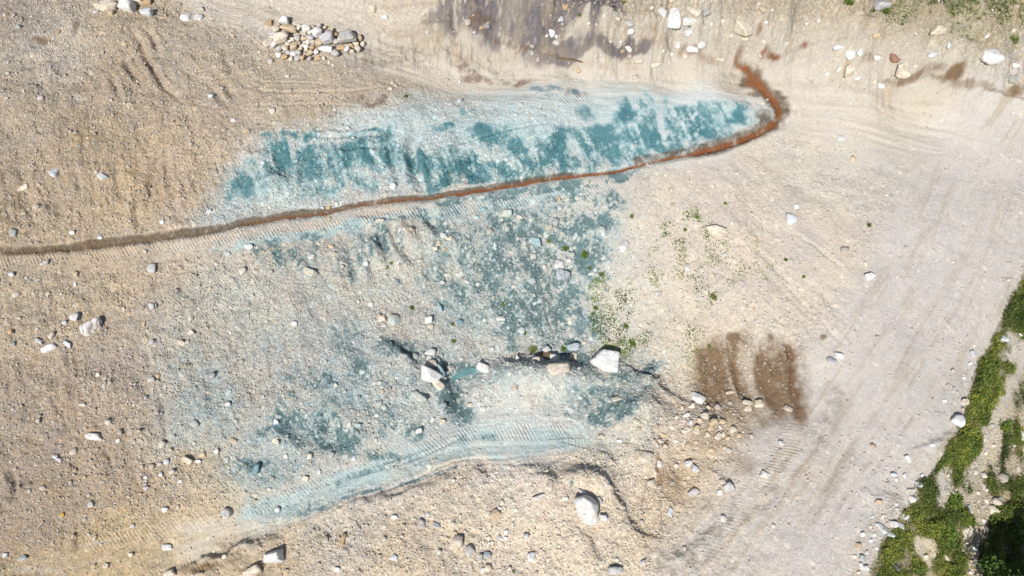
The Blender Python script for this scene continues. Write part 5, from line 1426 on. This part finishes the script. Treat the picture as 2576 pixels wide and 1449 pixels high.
ga = scatter_gravel(62000, .020, .060, 1.8, 1)
gb = scatter_gravel(5600, .045, .12, 4.5, 2, level=2, G=GR * np.clip(.25 + 5 * (fbm(XX, YY, .55, 4, 77, .6) + .05), .1, 2.5))
gb3 = scatter_gravel(2100, .06, .21, 2.6, 3, level=2, G=GR2)
gv = np.concatenate([ga[0], gb[0], gb3[0]]); gf = np.concatenate([ga[1], gb[1] + len(ga[0]), gb3[1] + len(ga[0]) + len(gb[0])]); gc = np.concatenate([ga[2], gb[2], gb3[2] * 1.12])
gm = mesh_from('gravel', gv, gf)
cattr(gm, 'tint', gc)
gm.materials.append(gravel_material())
rub = mesh_from('rubble', np.concatenate(RV), np.concatenate(RF))
cattr(rub, 'tint', np.concatenate(RC)); rub.materials.append(gm.materials[0])
ro_ = bpy.data.objects.new('rubble', rub); COL.objects.link(ro_)
ro_['kind'] = 'stuff'; ro_['label'] = 'small loose stones scattered between the larger rocks'; ro_['category'] = 'rubble'
go = bpy.data.objects.new('gravel', gm)
COL.objects.link(go)
go['kind'] = 'stuff'; go['label'] = 'loose pale gravel and pebbles strewn over the quarry ground'; go['category'] = 'gravel'

# ------------------------------------------------------------------ water
def water_material(name, col, rough_=.06):
    N_ = N(name)
    pos = N_.n('ShaderNodeNewGeometry').outputs['Position']
    n1 = N_.n('ShaderNodeTexNoise', {'Vector': pos, 'Scale': 3.0, 'Detail': 4.0}).outputs['Fac']
    N_.link(N_.mix(N_.rng(n1, .35, .65, 0, 1), (*[float(v) * .8 for v in lin(col)], 1), (*[float(v) * .6 for v in lin(col)], 1)), N_.b.inputs['Base Color'])
    N_.b.inputs['Roughness'].default_value = rough_
    N_.b.inputs['Specular IOR Level'].default_value = .5
    N_.link(N_.n('ShaderNodeBump', {'Height': N_.math('MULTIPLY', n1, .004), 'Strength': .5}).outputs[0], N_.b.inputs['Normal'])
    return N_.m


def puddle(pts, mat, label):
    P = smooth_line([at(*p, hgt) for p in pts] + [at(*pts[0], hgt)], 5)[:-1]
    z = float(np.median([p[2] for p in P])) + .012
    c = np.mean(np.array(P), 0)
    V = [(c[0], c[1], z)] + [(p[0], p[1], z) for p in P]
    # a shallow body of water with a rounded, sunken rim
    V += [(c[0] + (p[0] - c[0]) * 1.08, c[1] + (p[1] - c[1]) * 1.08, z - .06) for p in P]
    n = len(P)
    me = bpy.data.meshes.new('puddle')
    F = [(0, 1 + i, 1 + (i + 1) % n) for i in range(n)] + [(1 + i, 1 + n + i, 1 + n + (i + 1) % n, 1 + (i + 1) % n) for i in range(n)]
    me.from_pydata(V, [], F); me.update()
    me.materials.append(mat)
    o = bpy.data.objects.new('puddle', me); COL.objects.link(o)
    o['kind'] = 'structure'; o['label'] = label


WB = water_material('brown water', (128, 112, 88)); WT = water_material('blue green water', (118, 160, 160))
puddle([(1305, 893), (1325, 888), (1352, 890), (1370, 888), (1386, 892), (1384, 905), (1362, 908), (1330, 909), (1308, 905)], WB, 'brown puddle between the boulders below the stony hollow')
puddle([(1122, 948), (1140, 938), (1165, 932), (1192, 926), (1200, 933), (1180, 944), (1160, 952), (1140, 960), (1126, 960)], WT, 'blue green puddle left of a lone white boulder')
puddle([(1398, 143), (1430, 145), (1465, 152), (1478, 157), (1450, 158), (1420, 152)], WB, 'thin brown puddle along the upper road edge')

# ------------------------------------------------------------------ plants
def leaf_material(name, col, var=.35):
    N_ = N(name)
    t = N_.n('ShaderNodeAttribute', attribute_name='tint').outputs['Color']
    N_.link(t, N_.b.inputs['Base Color'])
    N_.b.inputs['Roughness'].default_value = .55
    N_.b.inputs['Specular IOR Level'].default_value = .3
    tr = N_.n('ShaderNodeBsdfTranslucent', {'Color': t})
    mx = N_.n('ShaderNodeMixShader', {0: 0.25, 1: N_.b.outputs[0], 2: tr.outputs[0]})
    N_.link(mx.outputs[0], N_.t.nodes['Material Output'].inputs['Surface'])
    return N_.m


LEAF = leaf_material('leaf', None)


def leaves(px_, py_, pz_, size, q, tilt=.7, cols=None, slim=.5):
    """leaf blades (two faces each, folded along the midrib) at the given points"""
    n = len(px_)
    a = q.uniform(0, 2 * np.pi, n); e = q.uniform(-.1, tilt, n) * 1.3
    d = np.stack([np.cos(a) * np.cos(e), np.sin(a) * np.cos(e), np.sin(e)], -1)
    s = np.stack([-np.sin(a), np.cos(a), q.uniform(-.5, .5, n)], -1)
    s /= np.linalg.norm(s, axis=1, keepdims=True)
    L = (size * q.uniform(.6, 1.3, n))[:, None]
    W = L * slim * .5
    base = np.stack([px_, py_, pz_], -1)
    mid = base + d * L * .5 + np.array([0, 0, 1.0]) * L * .08
    tip = base + d * L - np.array([0, 0, 1.0]) * L * .12
    V = np.stack([base, mid - s * W + [0, 0, .0], tip, mid + s * W], 1).reshape(-1, 3)
    i = np.arange(n) * 4
    F = np.concatenate([np.stack([i, i + 1, i + 2], -1), np.stack([i, i + 2, i + 3], -1)])
    cols = cols if cols is not None else [(92, 122, 46), (120, 146, 56), (70, 100, 40), (146, 160, 70)]
    pal = np.array([lin(c) for c in cols])
    C = np.repeat(pal[q.integers(0, len(pal), n)] * q.uniform(.7, 1.2, (n, 1)), 4, 0)
    return V, F, C


def leaf_object(name, parts, label, cat, **props):
    V = np.concatenate([p[0] for p in parts]); C = np.concatenate([p[2] for p in parts])
    F = []; o_ = 0
    for p in parts:
        F.append(p[1] + o_); o_ += len(p[0])
    me = mesh_from(name, V, np.concatenate(F))
    cattr(me, 'tint', C)
    me.materials.append(LEAF)
    o = bpy.data.objects.new(name, me)
    COL.objects.link(o)
    o['label'] = label; o['category'] = cat
    for k, v in props.items():
        o[k] = v
    return o


LUSH = [(92, 116, 42), (114, 136, 50), (76, 100, 38), (138, 148, 62), (64, 90, 38), (104, 124, 48)]
DULL = [(112, 130, 62), (130, 140, 70), (92, 112, 54), (140, 150, 84)]


def cover_parts(F, n, size, zmax, seed, cols, thr=.35, clump=1.0, slim=.5, tilt=.8):
    q = np.random.default_rng(seed)
    x = q.uniform(-29, 29, n * 60); y = q.uniform(-13.4, 19, n * 60)
    m = fieldat(F, x, y)
    nz = fbm(x, y, 1.6, 4, 91, .6)
    keep = (m * (1 + clump * nz * 3) > thr + q.uniform(0, .6, len(x)))
    x = x[keep][:n]; y = y[keep][:n]; nz = nz[keep][:n]; m = m[keep][:n]
    hh = np.clip(.35 + nz * 2.2, .05, 1) * zmax * np.clip(m, .2, 1)
    z = hgt(x, y) + hh * q.uniform(.15, 1, len(x)) ** .6
    cl = fbm(x, y, .8, 4, 92)[:, None]
    V, Fc, C = leaves(x, y, z, size, q, cols=cols, slim=slim, tilt=tilt)
    C = C * np.repeat(np.clip(1 + cl * 2.0, .35, 1.7), 4, 0) * np.repeat(1 + cl * np.array([[.8, .2, 0]]), 4, 0)
    return V, Fc, np.clip(C, .005, .6)


leaf_object('ground_cover', [cover_parts(GREEN, 64000, .085, .50, 7, LUSH + [(74, 92, 38), (58, 84, 34), (132, 128, 70)], clump=1.2, thr=.34, slim=.38), cover_parts(GREEN, 42000, .15, .34, 17, [(126, 134, 62), (100, 118, 50), (164, 156, 98), (140, 140, 74)], clump=1.2, thr=.06, slim=.10, tilt=1.2)], 'dense green weeds and grass on the embankment beyond the road', 'ground cover', kind='stuff')
leaf_object('seedlings', [cover_parts(np.clip(SEED * 1.05, 0, 1.2), 14000, .085, .08, 8, DULL + LUSH[:3], thr=.22, clump=1.7)], 'sparse green seedlings on the stony slope below the bench', 'seedlings', kind='stuff')
leaf_object('grass', [cover_parts(TOPG, 12000, .12, .12, 9, DULL + LUSH[:2], thr=.30, clump=2.4, slim=.2)], 'thin yellowish green grass on the top right bank', 'grass', kind='stuff')


def weed(px, py, wpx, label, cols=LUSH, group=None, name='weed', hfac=.55, slim=.45, cat='weed', n=None, aspect=1.0):
    g = at(px, py, hgt); k = mpp(g); R = wpx * k * .5
    q = np.random.default_rng(int(px * 7 + py))
    n = n or int(90 + wpx * 9)
    lobes = [(q.normal(0, .28) * R, q.normal(0, .28) * R * aspect, q.uniform(.45, .85) * R) for _ in range(7)]
    pts = []
    for i in range(n):
        lx, ly, lr = lobes[i % 7]
        v = q.normal(size=3); v /= np.linalg.norm(v); v *= lr * q.uniform(.4, 1) ** .5
        pts.append((lx + v[0], ly + v[1], abs(v[2]) * hfac * 1.3 + .01))
    pts = np.array(pts)
    V, F, C = leaves(pts[:, 0], pts[:, 1], pts[:, 2], max(.05, R * .34), q, cols=cols, slim=slim)
    me = mesh_from(name, V, F); cattr(me, 'tint', C); me.materials.append(LEAF)
    o = bpy.data.objects.new(name, me); o.location = (g[0], g[1], g[2] - .01)
    COL.objects.link(o)
    o['label'] = label; o['category'] = cat
    if group:
        o['group'] = group
    return o


for px, py, w_, lab, c_ in [
    (1471, 641, 25, 'biggest dark green weed near the two striped and pinkish rocks', LUSH), (1422, 626, 18, 'green weed left of the biggest dark green one', LUSH), (1037, 775, 15, 'dark green weed above the large cream and blue rock', LUSH),
    (1268, 767, 16, 'loose green weed in the centre of the stony hollow', DULL), (1381, 605, 12, 'small dull weed between cream and blue rocks', DULL), (1482, 673, 11, 'small green weed below the biggest one', LUSH),
    (1512, 690, 16, 'narrow green weed to the right below the biggest one', LUSH), (1141, 858, 13, 'small green weed above the left boulder line', LUSH), (1319, 837, 12, 'small yellowish weed above the brown puddle', DULL),
    (1137, 816, 9, 'tiny dull weed by the dark blue green stone', DULL), (974, 673, 9, 'tiny yellowish weed at the foot of a gully', DULL), (985, 662, 8, 'tiny weed just above the yellowish gully one', DULL),
    (1796, 746, 18, 'spiky grey green weed alone on the sand slope', DULL), (1590, 545, 15, 'weed near the top of the stony hollow border', DULL), (1824, 513, 11, 'small weed high on the sand slope', DULL),
    (1752, 546, 10, 'small round weed above the long cream boulder on the left', LUSH), (1723, 578, 10, 'small weed left of the long cream boulder', DULL), (2187, 567, 12, 'green weed where the sand slope fades into the road', LUSH),
    (1976, 653, 9, 'small green weed in the middle of the sand slope', LUSH), (2020, 697, 8, 'tiny green weed below the middle of the sand slope', DULL), (1021, 243, 10, 'single green weed on the upper gravel beside the dark patch', LUSH),
    (1694, 67, 26, 'bright green weed at the foot of the tall white boulder', LUSH), (1734, 64, 15, 'green weed on the wide white rock', LUSH), (2136, 6, 28, 'dark green bush at the top edge', LUSH),
    (2228, 28, 32, 'green weed below the lilac grey boulder', LUSH), (1458, 37, 13, 'small green weed at the right of the dark soil fan', LUSH), (1566, 5, 14, 'yellow green weed at the top edge left of the tall white boulder', DULL),
    (2198, 28, 16, 'green weed at the left foot of the lilac grey boulder', LUSH), (1420, 877, 18, 'green weed behind the paired boulders', LUSH), (1343, 882, 22, 'brown green plant growing in the brown puddle', DULL),
    (1293, 1437, 8, 'tiny bright weed at the bottom edge', LUSH), (1576, 822, 16, 'bright weed at the right of the seedling patch', LUSH), (1590, 862, 20, 'green weed at the lower right of the seedling patch', LUSH), (1500, 775, 14, 'green weed in the upper seedling patch', LUSH),
    (1784, 870, 14, 'mossy weed at the top of the leftmost brown streak', DULL), (2550, 100, 26, 'yellow green weed at the right edge of the upper bank', DULL),
    (2430, 1310, 44, 'broad leaved dark green bush in the lower green patch', LUSH), (2395, 1262, 50, 'bushy dark green weed in the green strip below the round boulder', LUSH), (2380, 1330, 56, 'widest bright green bush of the lower green patch', LUSH),
    (2530, 1075, 38, 'upright dark green bush at the right edge', LUSH), (2555, 1330, 60, 'large shaded bush in the bottom right corner', LUSH),
]:
    weed(px, py, w_, lab, c_)
TUFTS = [(2250, 14, 16), (2275, 40, 14), (2292, 45, 14), (2268, 60, 10), (2335, 52, 12), (2340, 30, 12), (2392, 28, 26), (2396, 40, 16), (2440, 22, 16), (2475, 35, 14), (2490, 20, 22), (2545, 8, 30), (2520, 12, 20), (2410, 60, 10), (2265, 4, 16), (2350, 8, 14), (2460, 45, 12), (2570, 12, 18)]
for px, py, w_ in TUFTS:
    weed(px, py, w_, 'green grass tuft on the top right bank', [(112, 132, 48), (140, 152, 66), (90, 112, 40)], 'grass tufts on the top right bank', name='grass_tuft', slim=.16, cat='grass tuft', n=130, aspect=1.4)

# ------------------------------------------------------------------ dry branches
N_ = N('dry wood')
pos = N_.n('ShaderNodeNewGeometry').outputs['Position']
n1 = N_.n('ShaderNodeTexNoise', {'Vector': pos, 'Scale': 14.0, 'Detail': 4.0}).outputs['Fac']
N_.link(N_.mix(n1, (.46, .40, .33, 1), (.26, .21, .17, 1)), N_.b.inputs['Base Color'])
N_.b.inputs['Roughness'].default_value = .85
WOOD = N_.m


def branch(pts, rad, label, twigs=0, fan=None):
    P = [np.array(at(*p, hgt)) + [0, 0, rad * 1.3] for p in pts]
    P = smooth_line(P, 4)
    V = []; F = []

    def tube(P, r0, r1, ns=7):
        o = len(V)
        for i, p in enumerate(P):
            t = i / (len(P) - 1)
            d = (P[min(i + 1, len(P) - 1)] - P[max(i - 1, 0)]); d = d / (np.linalg.norm(d) + 1e-9)
            s = np.cross(d, [0, 0, 1.0]); s /= np.linalg.norm(s) + 1e-9; u = np.cross(s, d)
            rr = r0 + (r1 - r0) * t
            for j in range(ns):
                a = 2 * math.pi * j / ns
                V.append(tuple(p + rr * (math.cos(a) * s + math.sin(a) * u)))
        for i in range(len(P) - 1):
            for j in range(ns):
                F.append((o + i * ns + j, o + i * ns + (j + 1) % ns, o + (i + 1) * ns + (j + 1) % ns, o + (i + 1) * ns + j))
        F.append(tuple(range(o, o + ns))[::-1]); F.append(tuple(range(len(V) - ns, len(V))))
    tube(P, rad, rad * .45)
    q = random.Random(int(pts[0][0]))
    for k in range(twigs):
        i = q.randrange(len(P) // 3, len(P)) if not fan else len(P) - 1 - q.randrange(3)
        d = P[-1] - P[0]; L = np.linalg.norm(d); d = d / L
        a = q.uniform(-.6, .6) if fan else q.choice([-1, 1]) * q.uniform(.5, 1.0)
        dd_ = np.array([d[0] * math.cos(a) - d[1] * math.sin(a), d[0] * math.sin(a) + d[1] * math.cos(a), 0.12])
        e = P[i] + dd_ * L * q.uniform(.25, .5)
        tube([P[i], (P[i] + e) / 2 + [0, 0, .02], e], rad * .4, rad * .12, 5)
    me = bpy.data.meshes.new('dry_branch'); me.from_pydata(V, [], F); me.update(); me.materials.append(WOOD)
    o = bpy.data.objects.new('dry_branch', me); COL.objects.link(o)
    o['label'] = label; o['category'] = 'branch'


branch([(1626, 1208), (1622, 1235), (1616, 1262)], .035, 'dry forked branch left of the rusty trickle', 4, True)
branch([(1659, 1262), (1661, 1290), (1664, 1335)], .045, 'long dry branch with a frayed end below the forked one', 5, True)
branch([(1673, 1280), (1685, 1295), (1692, 1310)], .02, 'thin twig right of the long dry branch', 1)
branch([(112, 1312), (100, 1325), (88, 1337)], .045, 'weathered grey stick in the lower left gravel', 0)
branch([(1181, 878), (1175, 898), (1165, 920)], .02, 'thin twig above the blue green puddle', 2)
branch([(486, 796), (483, 805), (480, 814)], .03, 'short grey stick beside the pale blue wash', 0)
branch([(305, 755), (306, 765), (308, 778)], .02, 'thin twig left of the bluish white rocks', 2)
branch([(614, 318), (628, 322), (645, 321)], .025, 'pale twig at the upper left corner of the blue green slope', 2)
branch([(2065, 742), (2075, 770), (2083, 788)], .03, 'pale bent stick in the groove of the sand slope', 1)
branch([(1933, 367), (1942, 370), (1953, 369)], .02, 'thin dark twig on the pale ground below the seep bend', 1)
branch([(2350, 1036), (2360, 1038), (2372, 1041)], .02, 'thin twig left of the round bright white boulder', 1)

# ------------------------------------------------------------------ the tree whose shade falls in the bottom right corner
def tree(x, y, h, cr, label):
    base = np.array([x, y, float(hgt(min(max(x, X0), X1), min(max(y, Y0), Y1))) - .1])
    root = bpy.data.objects.new('tree', None); root.location = base.tolist(); COL.objects.link(root)
    root['label'] = label; root['category'] = 'tree'
    q = np.random.default_rng(5)
    V = []; F = []

    def tube(P, r0, r1, ns=9):
        o = len(V)
        for i, p in enumerate(P):
            p = np.asarray(p, float); t = i / (len(P) - 1)
            d = np.asarray(P[min(i + 1, len(P) - 1)], float) - np.asarray(P[max(i - 1, 0)], float); d /= np.linalg.norm(d)
            s = np.cross(d, [0.3, 1, 0.1]); s /= np.linalg.norm(s); u = np.cross(s, d)
            for j in range(ns):
                a = 2 * math.pi * j / ns
                V.append(tuple(p + (r0 + (r1 - r0) * t) * (math.cos(a) * s + math.sin(a) * u)))
        for i in range(len(P) - 1):
            for j in range(ns):
                F.append((o + i * ns + j, o + i * ns + (j + 1) % ns, o + (i + 1) * ns + (j + 1) % ns, o + (i + 1) * ns + j))
    tube([(0, 0, 0), (.1, .05, h * .3), (0, .1, h * .6), (.1, 0, h * .9)], .16, .04)
    tips = []
    for k in range(13):
        a = k * 2.4; z0 = h * (.28 + .045 * k); L = cr * (1 - .3 * k / 13) * q.uniform(.7, 1)
        e = (math.cos(a) * L, math.sin(a) * L, z0 + L * .45)
        m = (e[0] * .5, e[1] * .5, z0 + L * .3)
        tube([(0, 0, z0), m, e], .06, .015, 6); tips += [e, m]
    tm = bpy.data.meshes.new('trunk'); tm.from_pydata(V, [], F); tm.update(); tm.materials.append(WOOD)
    t = bpy.data.objects.new('trunk', tm); t.parent = root; COL.objects.link(t)
    P = []
    for tx, ty, tz in tips + [(0, 0, h * .95), (.3, .2, h * .85)]:
        for c in range(6):
            cx, cy, cz = tx + q.normal(0, .35), ty + q.normal(0, .35), tz + q.normal(0, .3)
            v = q.normal(size=(95, 3)); v /= np.linalg.norm(v, axis=1, keepdims=True); v *= q.uniform(.2, .5) * q.uniform(.5, 1, (95, 1))
            P.append(v + [cx, cy, cz])
    P = np.concatenate(P)
    Vl, Fl, Cl = leaves(P[:, 0], P[:, 1], P[:, 2], .15, q, tilt=1.0, cols=[(74, 100, 38), (92, 118, 44), (60, 86, 34)])
    cm = mesh_from('crown', Vl, Fl); cattr(cm, 'tint', Cl); cm.materials.append(LEAF)
    c = bpy.data.objects.new('crown', cm); c.parent = root; COL.objects.link(c)


pt = at(2550, 1385, hgt)
TH = 5.0
k_ = (TH * .62) / math.tan(SUN_EL)
tree(pt[0] - SHADOW[0] * k_, pt[1] - SHADOW[1] * k_, TH, 1.75, 'leafy tree standing just beyond the bottom right corner of the green embankment')
print('ROCKS', nrock, 'named', nbig)
